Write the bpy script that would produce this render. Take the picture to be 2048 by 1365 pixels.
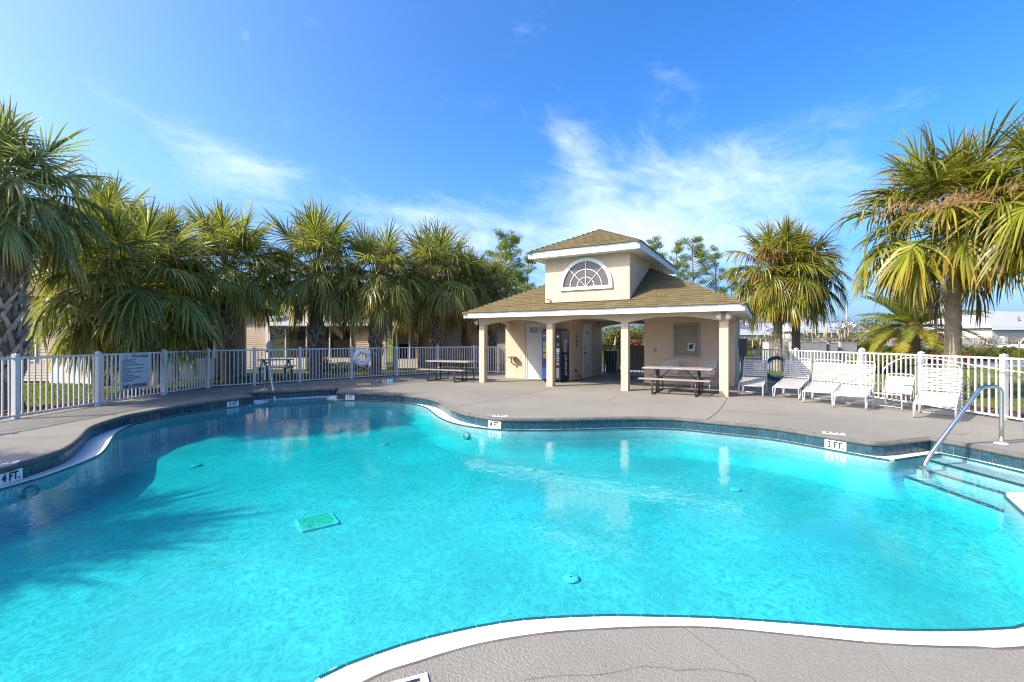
import bpy, bmesh, math, random
from mathutils import Vector, Matrix, Euler
from math import sin, cos, pi, radians, sqrt, atan2

for _o in list(bpy.data.objects):
    bpy.data.objects.remove(_o, do_unlink=True)
SC = bpy.context.scene
COL = SC.collection
random.seed(11)

# ------------------------------------------------------------------ camera
cam_d = bpy.data.cameras.new('camera')
cam_d.sensor_width = 36.0
cam_d.lens = 887 / 2048 * 36
cam_d.shift_y = -5.0 / 2048
cam_d.clip_end = 3000
cam_d.clip_start = 0.05
cam = bpy.data.objects.new('camera', cam_d)
cam.location = (0, 0, 1.55)
cam.rotation_euler = (radians(90), 0, 0)
COL.objects.link(cam)
SC.camera = cam

# ------------------------------------------------------------------ sun and sky
SUN_DIR = Vector((-1.40, -0.47, 1.19)).normalized()          # towards the sun
SUN_EL = math.asin(SUN_DIR.z)
SUN_ROT = atan2(SUN_DIR.x, SUN_DIR.y)
sun_d = bpy.data.lights.new('sun', 'SUN')
sun_d.energy = 3.5
sun_d.angle = radians(0.55)
sun_d.color = (1.0, 0.91, 0.77)
sun = bpy.data.objects.new('sun', sun_d)
sun.rotation_euler = (-SUN_DIR).to_track_quat('-Z', 'Y').to_euler()
sun.location = (-20, -10, 30)
COL.objects.link(sun)

world = bpy.data.worlds.new('World')
SC.world = world
world.use_nodes = True
wt = world.node_tree
wt.nodes.clear()


def wn(t, **kw):
    n = wt.nodes.new(t)
    for k, v in kw.items():
        setattr(n, k, v)
    return n


def wmath(op, a, b=None, c=None):
    n = wn('ShaderNodeMath', operation=op)
    for i, x in enumerate((a, b, c)):
        if x is None:
            continue
        if isinstance(x, (int, float)):
            n.inputs[i].default_value = x
        else:
            wt.links.new(x, n.inputs[i])
    return n.outputs[0]


sky = wn('ShaderNodeTexSky', sky_type='NISHITA')
sky.sun_disc = False
sky.sun_elevation = SUN_EL
sky.sun_rotation = SUN_ROT
sky.altitude = 0
sky.air_density = 0.75
sky.dust_density = 2.5
sky.ozone_density = 3.0
hs = wn('ShaderNodeHueSaturation')
hs.inputs['Saturation'].default_value = 1.35
hs.inputs['Hue'].default_value = 0.504
hs.inputs['Value'].default_value = 1.18
wt.links.new(sky.outputs[0], hs.inputs['Color'])
geo = wn('ShaderNodeNewGeometry')
sep = wn('ShaderNodeSeparateXYZ')
tc = wn('ShaderNodeTexCoord')
wt.links.new(tc.outputs['Generated'], sep.inputs[0])
dx, dy, dz = sep.outputs
az = wmath('ARCTAN2', dx, dy)
el = wmath('ARCSINE', dz)
comb = wn('ShaderNodeCombineXYZ')
# wisps lean down to the right: shear elevation by azimuth, stretch along azimuth
wt.links.new(wmath('MULTIPLY', dx, 2.0), comb.inputs[0])
wt.links.new(wmath('MULTIPLY', dy, 2.0), comb.inputs[1])
wt.links.new(wmath('MULTIPLY', wmath('ADD', dz, wmath('MULTIPLY', dx, 0.16)), 4.6), comb.inputs[2])
warp = wn('ShaderNodeTexNoise')
warp.inputs['Scale'].default_value = 1.6
warp.inputs['Detail'].default_value = 4
wt.links.new(comb.outputs[0], warp.inputs['Vector'])
vadd = wn('ShaderNodeVectorMath', operation='MULTIPLY_ADD')
wt.links.new(warp.outputs['Color'], vadd.inputs[0])
vadd.inputs[1].default_value = (0.9, 0.9, 0.9)
off = wn('ShaderNodeVectorMath', operation='ADD')
off.inputs[1].default_value = (7.3, 2.2, 9.1)
wt.links.new(comb.outputs[0], off.inputs[0])
wt.links.new(off.outputs[0], vadd.inputs[2])
cn = wn('ShaderNodeTexNoise')
cn.inputs['Scale'].default_value = 2.3
cn.inputs['Detail'].default_value = 12
cn.inputs['Roughness'].default_value = 0.66
wt.links.new(vadd.outputs[0], cn.inputs['Vector'])


def bump_at(a0, e0, sa, se, tilt=0.0):
    da = wmath('SUBTRACT', az, a0)
    de = wmath('SUBTRACT', wmath('ADD', el, wmath('MULTIPLY', da, tilt)), e0)
    q = wmath('ADD', wmath('POWER', wmath('DIVIDE', wmath('ABSOLUTE', da), sa), 2.0),
              wmath('POWER', wmath('DIVIDE', wmath('ABSOLUTE', de), se), 2.0))
    return wmath('EXPONENT', wmath('MULTIPLY', q, -1.0))


cov = wmath('MULTIPLY', bump_at(0.33, 0.27, 0.30, 0.125, 0.0), 0.56)
cov = wmath('ADD', cov, wmath('MULTIPLY', bump_at(-0.56, 0.31, 0.14, 0.065, 0.2), 0.30))
cov = wmath('ADD', cov, wmath('MULTIPLY', bump_at(-0.18, 0.25, 0.20, 0.075, 0.1), 0.29))
cov = wmath('ADD', cov, wmath('MULTIPLY', bump_at(0.13, 0.43, 0.06, 0.07, 0.9), 0.24))
cov = wmath('ADD', cov, wmath('MULTIPLY', bump_at(-0.54, 0.53, 0.012, 0.016, 0.0), 0.34))
cov = wmath('ADD', cov, wmath('MULTIPLY', bump_at(0.15, 0.16, 0.45, 0.08, 0.0), 0.22))
cov = wmath('ADD', cov, wmath('MULTIPLY', bump_at(3.3, 0.5, 1.2, 0.3, 0.0), 0.25))
cov = wmath('ADD', cov, wmath('MULTIPLY', bump_at(-3.0, 0.5, 1.2, 0.3, 0.0), 0.25))
dens = wmath('ADD', cn.outputs[0], cov)
ramp = wn('ShaderNodeMapRange')
ramp.interpolation_type = 'SMOOTHSTEP'
ramp.inputs['From Min'].default_value = 0.58
ramp.inputs['From Max'].default_value = 1.30
ramp.inputs['To Max'].default_value = 0.62
wt.links.new(dens, ramp.inputs['Value'])
# horizon air: the low sky is a quieter blue all the way round
hzr = wn('ShaderNodeMapRange')
hzr.interpolation_type = 'SMOOTHSTEP'
hzr.inputs['From Min'].default_value = 0.0
hzr.inputs['From Max'].default_value = 0.34
wt.links.new(el, hzr.inputs['Value'])
hzc = wn('ShaderNodeMixRGB')
wt.links.new(hzr.outputs[0], hzc.inputs['Fac'])
hzc.inputs[1].default_value = (0.52, 0.62, 0.78, 1)
hzc.inputs[2].default_value = (1, 1, 1, 1)
hzm = wn('ShaderNodeMixRGB', blend_type='MULTIPLY')
hzm.inputs['Fac'].default_value = 1.0
wt.links.new(hs.outputs[0], hzm.inputs[1])
wt.links.new(hzc.outputs[0], hzm.inputs[2])
cmix = wn('ShaderNodeMixRGB')
wt.links.new(ramp.outputs[0], cmix.inputs['Fac'])
wt.links.new(hzm.outputs[0], cmix.inputs[1])
cmix.inputs[2].default_value = (4.7, 5.0, 6.1, 1)
bg = wn('ShaderNodeBackground')
bg.inputs['Strength'].default_value = 0.15
wt.links.new(cmix.outputs[0], bg.inputs['Color'])
wo = wn('ShaderNodeOutputWorld')
wt.links.new(bg.outputs[0], wo.inputs['Surface'])

SC.view_settings.view_transform = 'Standard'
SC.view_settings.look = 'None'
SC.view_settings.gamma = 1.0
SC.view_settings.use_curve_mapping = False
SC.view_settings.exposure = 1.2
SC.render.engine = 'CYCLES'
cy = SC.cycles
cy.use_denoising = True
cy.max_bounces = 8
cy.diffuse_bounces = 3
cy.glossy_bounces = 3
cy.transmission_bounces = 4
cy.transparent_max_bounces = 24
cy.caustics_reflective = False
cy.caustics_refractive = False
cy.sample_clamp_indirect = 6.0
cy.blur_glossy = 0.5
cy.pixel_filter_type = 'BLACKMAN_HARRIS'
cy.filter_width = 1.15

# ------------------------------------------------------------------ picture measurements to points in the place
F, HZ, EYE, CX = 887.0, 677.5, 1.55, 1024.0


def gp(px, py, z=0.0):
    y = F * (EYE - z) / (py - HZ)
    return ((px - CX) / F * y, y)


def far(px, py, y):
    return Vector(((px - CX) / F * y, y, EYE - (py - HZ) * y / F))


# ------------------------------------------------------------------ materials
def nodes_of(name):
    m = bpy.data.materials.new(name)
    m.use_nodes = True
    nt = m.node_tree
    nt.nodes.clear()
    return m, nt


class NT:
    def __init__(s, name):
        s.m, s.t = nodes_of(name)

    def n(s, t, **kw):
        nd = s.t.nodes.new(t)
        for k, v in kw.items():
            if k.startswith('i_'):
                nd.inputs[k[2:].replace('_', ' ')].default_value = v
            else:
                setattr(nd, k, v)
        return nd

    def l(s, a, b):
        s.t.links.new(a, b)

    def mth(s, op, a, b=None):
        nd = s.n('ShaderNodeMath', operation=op)
        for i, x in enumerate((a, b)):
            if x is None:
                continue
            if isinstance(x, (int, float)):
                nd.inputs[i].default_value = x
            else:
                s.l(x, nd.inputs[i])
        return nd.outputs[0]

    def mix(s, fac, a, b, blend='MIX'):
        nd = s.n('ShaderNodeMixRGB', blend_type=blend)
        for i, x in enumerate((fac, a, b)):
            if isinstance(x, (int, float)):
                nd.inputs[i].default_value = x
            elif isinstance(x, tuple):
                nd.inputs[i].default_value = (x[0], x[1], x[2], 1)
            else:
                s.l(x, nd.inputs[i])
        return nd.outputs[0]

    def noise(s, vec, scale, detail=3, rough=0.5):
        nd = s.n('ShaderNodeTexNoise')
        nd.inputs['Scale'].default_value = scale
        nd.inputs['Detail'].default_value = detail
        nd.inputs['Roughness'].default_value = rough
        if vec is not None:
            s.l(vec, nd.inputs['Vector'])
        return nd.outputs['Fac']

    def rng(s, v, a, b, c=0.0, d=1.0):
        nd = s.n('ShaderNodeMapRange')
        for i, x in enumerate((a, b, c, d)):
            nd.inputs[i + 1].default_value = x
        s.l(v, nd.inputs[0])
        return nd.outputs[0]

    def pos(s):
        return s.n('ShaderNodeNewGeometry').outputs['Position']

    def obj(s):
        return s.n('ShaderNodeTexCoord').outputs['Object']

    def rnd(s):
        return s.n('ShaderNodeObjectInfo').outputs['Random']

    def bump(s, h, strength=0.3, dist=0.01):
        nd = s.n('ShaderNodeBump')
        nd.inputs['Strength'].default_value = strength
        nd.inputs['Distance'].default_value = dist
        s.l(h, nd.inputs['Height'])
        return nd.outputs[0]

    def bsdf(s, col, rough=0.6, metal=0.0, spec=0.5, normal=None, alpha=None):
        p = s.n('ShaderNodeBsdfPrincipled')
        for k, x in (('Base Color', col), ('Roughness', rough), ('Metallic', metal), ('Specular IOR Level', spec)):
            if isinstance(x, tuple):
                p.inputs[k].default_value = (x[0], x[1], x[2], 1)
            elif isinstance(x, (int, float)):
                p.inputs[k].default_value = x
            else:
                s.l(x, p.inputs[k])
        if normal is not None:
            s.l(normal, p.inputs['Normal'])
        return p.outputs[0]

    def out(s, sh, vol=None):
        o = s.n('ShaderNodeOutputMaterial')
        if sh is not None:
            s.l(sh, o.inputs['Surface'])
        if vol is not None:
            s.l(vol, o.inputs['Volume'])
        return s.m


def mul(c, k):
    return (c[0] * k, c[1] * k, c[2] * k)


def plain(name, c, rough=0.6, metal=0.0, spec=0.5, var=0.12, scale=3.0, bs=0.0, bscale=60.0, bdist=0.004, objvar=0.0, space='pos'):
    """a colour with soft uneven wear and fine relief"""
    t = NT(name)
    v = t.pos() if space == 'pos' else t.obj()
    f = t.noise(v, scale, 5, 0.6)
    col = t.mix(t.rng(f, 0.3, 0.7), mul(c, 1 - var), mul(c, 1 + var))
    if objvar:
        r = t.rng(t.rnd(), 0, 1, 1 - objvar, 1 + objvar)
        cm = t.n('ShaderNodeVectorMath', operation='SCALE')
        t.l(col, cm.inputs[0])
        t.l(r, cm.inputs['Scale'])
        col = cm.outputs[0]
    nrm = t.bump(t.noise(v, bscale, 4, 0.6), bs, bdist) if bs else None
    return t.out(t.bsdf(col, rough, metal, spec, nrm))


MAT = {}
MAT['white_metal'] = plain('white_powder_coat', (0.59, 0.585, 0.57), 0.35, var=0.05)
MAT['white_paint'] = plain('white_paint', (0.76, 0.76, 0.75), 0.5, var=0.05, scale=2)
MAT['trim_paint'] = plain('pale_blue_white_trim', (0.66, 0.71, 0.75), 0.5, var=0.05, scale=2)
MAT['chair_frame'] = plain('white_chair_tube', (0.45, 0.445, 0.43), 0.4, var=0.08)
MAT['vinyl'] = plain('white_vinyl_strap', (0.37, 0.365, 0.35), 0.4, var=0.05, space='obj')
MAT['steel'] = plain('stainless_steel', (0.60, 0.59, 0.57), 0.26, metal=1.0, var=0.05)
MAT['dark_steel'] = plain('dark_brown_steel', (0.035, 0.028, 0.024), 0.4, var=0.2)
MAT['black'] = plain('black_plastic', (0.012, 0.012, 0.014), 0.4, var=0.2)
MAT['grey_metal'] = plain('grey_metal', (0.30, 0.30, 0.29), 0.5, var=0.1)
MAT['grey_dark'] = plain('dark_grey_metal', (0.11, 0.11, 0.11), 0.5, var=0.15)
MAT['taupe_metal'] = plain('taupe_gate_metal', (0.16, 0.14, 0.12), 0.5, var=0.1)
MAT['cabinet'] = plain('beige_grey_cabinet', (0.33, 0.32, 0.29), 0.6, var=0.06, scale=1.2)
MAT['table_top'] = plain('worn_tan_table_board', (0.27, 0.235, 0.205), 0.6, var=0.15, scale=6, bs=0.2)
MAT['plaster'] = plain('white_gutter_plaster', (0.72, 0.71, 0.68), 0.7, var=0.07, scale=5, bs=0.1)
MAT['grout'] = plain('pale_grout', (0.62, 0.60, 0.55), 0.8, var=0.12)
MAT['door'] = plain('off_white_door', (0.60, 0.57, 0.53), 0.5, var=0.05)
MAT['paper'] = plain('white_paper', (0.55, 0.55, 0.52), 0.8, var=0.08, scale=12)
MAT['print'] = plain('black_print', (0.02, 0.02, 0.022), 0.6, var=0.0)
MAT['print_green'] = plain('dark_green_print', (0.015, 0.05, 0.05), 0.6, var=0.0)
MAT['marker'] = plain('white_marker_tile', (0.78, 0.78, 0.76), 0.25, var=0.03)
MAT['hose'] = plain('teal_blue_hose', (0.012, 0.07, 0.14), 0.45, var=0.2)
MAT['red'] = plain('red_plastic', (0.35, 0.03, 0.02), 0.4)
MAT['blue'] = plain('bright_blue_plastic', (0.02, 0.16, 0.45), 0.4)
MAT['teal_wood'] = plain('faded_teal_wood', (0.10, 0.20, 0.20), 0.7, var=0.2)
MAT['bark'] = plain('palm_bark', (0.17, 0.125, 0.09), 0.9, var=0.35, scale=9, bs=0.8, bscale=30, bdist=0.02)
MAT['bark_light'] = plain('mossy_palm_bark', (0.29, 0.235, 0.155), 0.9, var=0.35, scale=5, bs=0.8, bscale=30, bdist=0.02)
MAT['boot'] = plain('dry_palm_boot', (0.36, 0.30, 0.235), 0.9, var=0.3, scale=8, bs=0.6, bscale=45, bdist=0.006, objvar=0.3, space='obj')
MAT['boot_red'] = plain('reddish_palm_boot', (0.20, 0.11, 0.06), 0.9, var=0.3, scale=8, bs=0.6, bscale=45, bdist=0.006, objvar=0.3, space='obj')
MAT['pine_bark'] = plain('pine_bark', (0.11, 0.085, 0.07), 0.9, var=0.3, scale=4)
MAT['shade_dark'] = plain('dark_interior', (0.015, 0.014, 0.013), 0.7)
MAT['pink_wall'] = plain('pink_beige_stucco', (0.50, 0.37, 0.29), 0.85, var=0.06, scale=0.8, bs=0.15, bscale=40)
MAT['white_roof'] = plain('white_metal_roof', (0.34, 0.35, 0.37), 0.5, var=0.06, scale=0.5)
MAT['white_wall'] = plain('white_masonry', (0.44, 0.42, 0.39), 0.8, var=0.06, scale=0.6)
MAT['pot_red'] = plain('red_flower', (0.35, 0.02, 0.03), 0.6)
MAT['plume'] = plain('pale_grass_plume', (0.34, 0.27, 0.17), 0.9, var=0.15)
MAT['dry'] = plain('dry_leaf', (0.30, 0.17, 0.04), 0.8, var=0.3)


# ------------------------------------------------------------------ special materials
def mat_concrete():
    t = NT('kool_deck_concrete')
    p = t.pos()
    a = t.noise(p, 0.45, 6, 0.62)
    b = t.noise(p, 4.0, 5, 0.65)
    c = t.noise(p, 55.0, 3, 0.6)
    col = t.mix(t.rng(a, 0.38, 0.62), (0.208, 0.196, 0.160), (0.264, 0.249, 0.203))
    col = t.mix(t.mth('MULTIPLY', t.rng(b, 0.35, 0.75), 0.5), col, (0.205, 0.19, 0.165))
    col = t.mix(t.mth('MULTIPLY', t.rng(c, 0.40, 0.62), 0.45), col, (0.18, 0.165, 0.15))
    # long faint streaks where water runs off
    sc = t.n('ShaderNodeVectorMath', operation='MULTIPLY')
    t.l(p, sc.inputs[0])
    sc.inputs[1].default_value = (0.5, 1.6, 1.0)
    s = t.noise(sc.outputs[0], 1.3, 6, 0.7)
    col = t.mix(t.mth('MULTIPLY', t.rng(s, 0.55, 0.72), 0.30), col, (0.30, 0.25, 0.18))
    v = t.n('ShaderNodeTexVoronoi')
    v.inputs['Scale'].default_value = 95
    t.l(p, v.inputs['Vector'])
    h = t.mth('ADD', t.mth('MULTIPLY', t.noise(p, 55, 4, 0.7), 1.0), t.mth('MULTIPLY', v.outputs['Distance'], 0.5))
    return t.out(t.bsdf(col, 0.75, spec=0.35, normal=t.bump(h, 0.55, 0.011)))


def mat_coping():
    t = NT('grey_coping_paint')
    p = t.pos()
    n = t.noise(p, 6, 6, 0.65)
    col = t.mix(t.rng(n, 0.3, 0.72), (0.080, 0.079, 0.073), (0.150, 0.143, 0.128))
    z = t.n('ShaderNodeSeparateXYZ')
    return t.out(t.bsdf(col, 0.75, spec=0.3, normal=t.bump(t.noise(p, 50, 4, 0.6), 0.5, 0.008)))


def mat_tile():
    t = NT('mottled_teal_tile')
    p = t.pos()
    r = t.rnd()
    n = t.noise(p, 22, 5, 0.75)
    n2 = t.noise(p, 60, 3, 0.7)
    col = t.mix(t.rng(n, 0.36, 0.66), (0.006, 0.025, 0.055), (0.030, 0.125, 0.165))
    col = t.mix(t.mth('MULTIPLY', t.rng(n2, 0.52, 0.68), 0.8), col, (0.075, 0.062, 0.045))
    col = t.mix(t.mth('MULTIPLY', r, 0.55), col, (0.022, 0.050, 0.052))
    return t.out(t.bsdf(col, 0.22, spec=0.5, normal=t.bump(n2, 0.15, 0.003)))


def mat_trimtile():
    t = NT('deep_teal_trim_tile')
    col = t.mix(t.rnd(), (0.006, 0.07, 0.085), (0.010, 0.10, 0.115))
    return t.out(t.bsdf(col, 0.25))


def mat_poolfloor():
    t = NT('pale_blue_pool_plaster')
    p = t.pos()
    n = t.noise(p, 0.7, 4, 0.6)
    col = t.mix(t.rng(n, 0.3, 0.7), (0.46, 0.565, 0.58), (0.53, 0.625, 0.64))
    return t.out(t.bsdf(col, 0.8, spec=0.2))


def mat_water():
    """thin wavy interface: mirror by Fresnel, the rest passes; its tint carries a painted caustic pattern"""
    t = NT('pool_water')
    p = t.pos()

    def wob(scale, sx, sy, det=3, rough=0.55, dist=0.0, rot=0.0):
        m = t.n('ShaderNodeMapping')
        m.inputs['Scale'].default_value = (sx, sy, 1)
        m.inputs['Rotation'].default_value = (0, 0, rot)
        t.l(p, m.inputs['Vector'])
        nd = t.n('ShaderNodeTexNoise')
        nd.inputs['Scale'].default_value = scale
        nd.inputs['Detail'].default_value = det
        nd.inputs['Roughness'].default_value = rough
        nd.inputs['Distortion'].default_value = dist
        t.l(m.outputs[0], nd.inputs['Vector'])
        return nd.outputs['Fac']
    big = wob(1.1, 1, 1, 2)
    rip = wob(7.0, 1.0, 0.75, 3, 0.55, 0.6, 0.5)
    rip2 = wob(16.0, 1.1, 0.7, 2, 0.5, 0.4, -0.2)
    h = t.mth('ADD', t.mth('MULTIPLY', big, 0.8), t.mth('ADD', t.mth('MULTIPLY', rip, 0.30), t.mth('MULTIPLY', rip2, 0.12)))
    nrm = t.bump(h, 0.16, 0.05)
    ge = t.n('ShaderNodeNewGeometry')
    dt_ = t.n('ShaderNodeVectorMath', operation='DOT_PRODUCT')
    t.l(ge.outputs['Incoming'], dt_.inputs[0])
    t.l(nrm, dt_.inputs[1])
    cosi = t.mth('MINIMUM', t.mth('ABSOLUTE', dt_.outputs['Value']), 1.0)
    fres = t.mth('ADD', 0.02, t.mth('MULTIPLY', t.mth('POWER', t.mth('SUBTRACT', 1.0, cosi), 5.0), 0.98))
    gl = t.n('ShaderNodeBsdfGlossy')
    gl.inputs['Roughness'].default_value = 0.02
    t.l(nrm, gl.inputs['Normal'])
    # painted caustics: bright cell lines in the tint imitate light focused by ripples
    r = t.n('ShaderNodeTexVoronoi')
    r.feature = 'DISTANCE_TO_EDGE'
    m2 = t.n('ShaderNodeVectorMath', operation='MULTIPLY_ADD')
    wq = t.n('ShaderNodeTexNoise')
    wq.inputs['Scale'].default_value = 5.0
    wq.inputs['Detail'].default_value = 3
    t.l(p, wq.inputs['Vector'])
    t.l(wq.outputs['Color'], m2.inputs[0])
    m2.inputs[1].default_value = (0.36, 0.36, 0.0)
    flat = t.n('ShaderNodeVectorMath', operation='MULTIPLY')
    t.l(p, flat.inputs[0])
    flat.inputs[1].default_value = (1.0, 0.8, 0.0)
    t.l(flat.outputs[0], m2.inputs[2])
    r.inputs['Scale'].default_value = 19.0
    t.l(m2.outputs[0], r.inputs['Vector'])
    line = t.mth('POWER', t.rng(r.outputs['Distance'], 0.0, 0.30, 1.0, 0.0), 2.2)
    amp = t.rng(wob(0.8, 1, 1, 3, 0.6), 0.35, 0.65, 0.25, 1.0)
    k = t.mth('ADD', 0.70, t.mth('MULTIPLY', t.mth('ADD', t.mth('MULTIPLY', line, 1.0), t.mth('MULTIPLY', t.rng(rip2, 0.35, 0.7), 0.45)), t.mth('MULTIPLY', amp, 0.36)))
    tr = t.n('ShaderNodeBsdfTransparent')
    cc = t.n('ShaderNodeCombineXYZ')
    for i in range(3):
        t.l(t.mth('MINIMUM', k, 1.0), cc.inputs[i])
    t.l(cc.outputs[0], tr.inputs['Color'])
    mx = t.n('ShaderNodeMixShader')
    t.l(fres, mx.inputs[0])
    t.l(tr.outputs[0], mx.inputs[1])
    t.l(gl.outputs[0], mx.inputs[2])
    va = t.n('ShaderNodeVolumeAbsorption')
    va.inputs['Color'].default_value = (0.0, 0.935, 0.958, 1)
    va.inputs['Density'].default_value = 1.45
    return t.out(mx.outputs[0], va.outputs[0])


def mat_stucco():
    t = NT('peach_stucco')
    p = t.pos()
    n = t.noise(p, 1.2, 5, 0.6)
    col = t.mix(t.rng(n, 0.3, 0.7), (0.57, 0.42, 0.295), (0.63, 0.475, 0.345))
    v = t.n('ShaderNodeTexNoise')
    v.inputs['Scale'].default_value = 14
    v.inputs['Detail'].default_value = 5
    v.inputs['Roughness'].default_value = 0.6
    t.l(p, v.inputs['Vector'])
    h = t.rng(v.outputs['Fac'], 0.42, 0.6)
    return t.out(t.bsdf(col, 0.85, spec=0.25, normal=t.bump(h, 0.38, 0.011)))


def mat_shingle(name, use_attr):
    t = NT(name)
    p = t.pos()
    if use_attr:
        at = t.n('ShaderNodeAttribute')
        at.attribute_name = 'tint'
        r = at.outputs['Fac']
    else:
        r = t.rnd()
    col = t.mix(r, (0.120, 0.098, 0.048), (0.168, 0.139, 0.068))
    col = t.mix(t.mth('MULTIPLY', t.rng(t.noise(p, 1.5, 5, 0.6), 0.45, 0.7), 0.45), col, (0.13, 0.09, 0.04))
    col = t.mix(t.mth('MULTIPLY', t.noise(p, 120, 2, 0.6), 0.35), col, (0.09, 0.065, 0.035))
    return t.out(t.bsdf(col, 0.95, spec=0.15, normal=t.bump(t.noise(p, 150, 2), 0.3, 0.004)))


def mat_siding(name, c):
    t = NT(name)
    p = t.pos()
    col = t.mix(t.rng(t.noise(p, 0.8, 4), 0.3, 0.7), mul(c, 0.94), mul(c, 1.05))
    return t.out(t.bsdf(col, 0.6, spec=0.3))


def mat_leaf(name, tip, rough=0.36, tmix=0.42, tipstart=0.62):
    """palm leaf: the object's own colour, yellowing towards its tips"""
    t = NT(name)
    oi = t.n('ShaderNodeObjectInfo')
    at = t.n('ShaderNodeAttribute')
    at.attribute_name = 'along'
    sh = t.n('ShaderNodeAttribute')
    sh.attribute_name = 'shade'
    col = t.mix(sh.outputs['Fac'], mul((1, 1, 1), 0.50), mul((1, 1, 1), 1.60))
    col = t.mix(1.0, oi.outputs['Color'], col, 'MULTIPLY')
    k = t.mth('MULTIPLY', t.rng(at.outputs['Fac'], tipstart, 1.0), t.rng(oi.outputs['Random'], 0.0, 1.0, 0.15, 0.95))
    col = t.mix(k, col, tip)
    p = t.bsdf(col, rough, spec=0.45)
    tr = t.n('ShaderNodeBsdfTranslucent')
    t.l(t.mix(1.0, col, (1.15, 1.25, 0.55), 'MULTIPLY'), tr.inputs['Color'])
    mx = t.n('ShaderNodeMixShader')
    mx.inputs[0].default_value = tmix
    t.l(p, mx.inputs[1])
    t.l(tr.outputs[0], mx.inputs[2])
    return t.out(mx.outputs[0])


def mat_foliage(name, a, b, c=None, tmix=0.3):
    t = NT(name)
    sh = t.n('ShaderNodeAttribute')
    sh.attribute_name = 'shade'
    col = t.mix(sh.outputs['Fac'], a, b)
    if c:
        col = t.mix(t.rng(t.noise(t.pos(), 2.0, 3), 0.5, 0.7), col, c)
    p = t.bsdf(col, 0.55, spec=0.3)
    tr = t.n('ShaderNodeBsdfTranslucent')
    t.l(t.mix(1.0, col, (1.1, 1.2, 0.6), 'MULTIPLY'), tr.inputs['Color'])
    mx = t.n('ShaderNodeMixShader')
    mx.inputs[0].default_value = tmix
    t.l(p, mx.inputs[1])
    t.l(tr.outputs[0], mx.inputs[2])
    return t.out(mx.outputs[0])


def mat_ground():
    t = NT('lawn_and_sand')
    p = t.pos()
    n = t.noise(p, 0.35, 5, 0.6)
    n2 = t.noise(p, 9, 4, 0.7)
    g = t.mix(t.rng(n2, 0.3, 0.7), (0.070, 0.090, 0.012), (0.155, 0.170, 0.022))
    col = t.mix(t.rng(n, 0.55, 0.68), g, (0.22, 0.17, 0.10))
    return t.out(t.bsdf(col, 0.95, spec=0.1, normal=t.bump(n2, 0.6, 0.05)))


def mat_glass(name, c, rough=0.05):
    t = NT(name)
    return t.out(t.bsdf(c, rough, spec=0.6))


def mat_screen():
    """dark insect screen mesh"""
    t = NT('dark_insect_screen')
    p = t.bsdf((0.02, 0.02, 0.02), 0.8, spec=0.2)
    tr = t.n('ShaderNodeBsdfTransparent')
    mx = t.n('ShaderNodeMixShader')
    mx.inputs[0].default_value = 0.45
    t.l(p, mx.inputs[1])
    t.l(tr.outputs[0], mx.inputs[2])
    return t.out(mx.outputs[0])


MAT['concrete'] = mat_concrete()
MAT['coping'] = mat_coping()
MAT['tile'] = mat_tile()
MAT['trim_tile'] = mat_trimtile()
MAT['pool'] = mat_poolfloor()
MAT['water'] = mat_water()
MAT['stucco'] = mat_stucco()
MAT['shingle'] = mat_shingle('tan_shingle', False)
MAT['shingle_mass'] = mat_shingle('tan_shingle_rows', True)
MAT['siding'] = mat_siding('beige_siding', (0.56, 0.45, 0.34))
MAT['siding_white'] = mat_siding('cream_panel', (0.68, 0.62, 0.52))
MAT['leaf'] = mat_leaf('palm_leaf', (0.40, 0.29, 0.08))
MAT['leaf_yellow'] = mat_leaf('yellowing_palm_leaf', (0.46, 0.27, 0.03), tipstart=0.35)
MAT['leaf_dead'] = mat_leaf('dead_palm_leaf', (0.22, 0.15, 0.09), 0.9, 0.15)
MAT['petiole'] = plain('palm_stalk', (0.14, 0.16, 0.045), 0.5, var=0.2)
MAT['flower'] = plain('dry_palm_flower', (0.22, 0.13, 0.05), 0.9, var=0.3)
MAT['ground'] = mat_ground()
MAT['mulch_soil'] = plain('mulch_soil', (0.085, 0.045, 0.028), 0.95, var=0.4, scale=12, bs=0.9, bscale=25, bdist=0.03)
MAT['mulch'] = plain('mulch_chip', (0.15, 0.085, 0.05), 0.9, var=0.5, scale=30)
MAT['grass'] = mat_foliage('grass_blades', (0.07, 0.105, 0.012), (0.20, 0.215, 0.025))
MAT['bush'] = mat_foliage('bush_leaves', (0.025, 0.05, 0.010), (0.09, 0.115, 0.02))
MAT['bush_yellow'] = mat_foliage('yellow_hedge_leaves', (0.09, 0.11, 0.012), (0.36, 0.33, 0.02))
MAT['bush_red'] = mat_foliage('copper_hedge_leaves', (0.09, 0.03, 0.015), (0.24, 0.085, 0.04))
MAT['bush_grey'] = mat_foliage('twiggy_grey_leaves', (0.05, 0.05, 0.025), (0.17, 0.15, 0.09))
MAT['bush_olive'] = mat_foliage('olive_leaves', (0.045, 0.06, 0.012), (0.17, 0.17, 0.03))
MAT['pine'] = mat_foliage('pine_needles', (0.09, 0.15, 0.018), (0.27, 0.31, 0.04), tmix=.4)
MAT['tall_grass'] = mat_foliage('tall_grass', (0.08, 0.105, 0.015), (0.25, 0.25, 0.05))
MAT['glass'] = mat_glass('dark_glass', (0.03, 0.033, 0.035))
MAT['glass_warm'] = mat_glass('hazy_arched_glass', (0.105, 0.092, 0.085), 0.2)
MAT['screen'] = mat_screen()
MAT['board'] = plain('olive_cork_board', (0.19, 0.155, 0.085), 0.35, var=0.12, scale=2.5)
MAT['asphalt'] = plain('pale_asphalt', (0.20, 0.195, 0.185), 0.9, var=0.1, scale=0.6)
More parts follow.
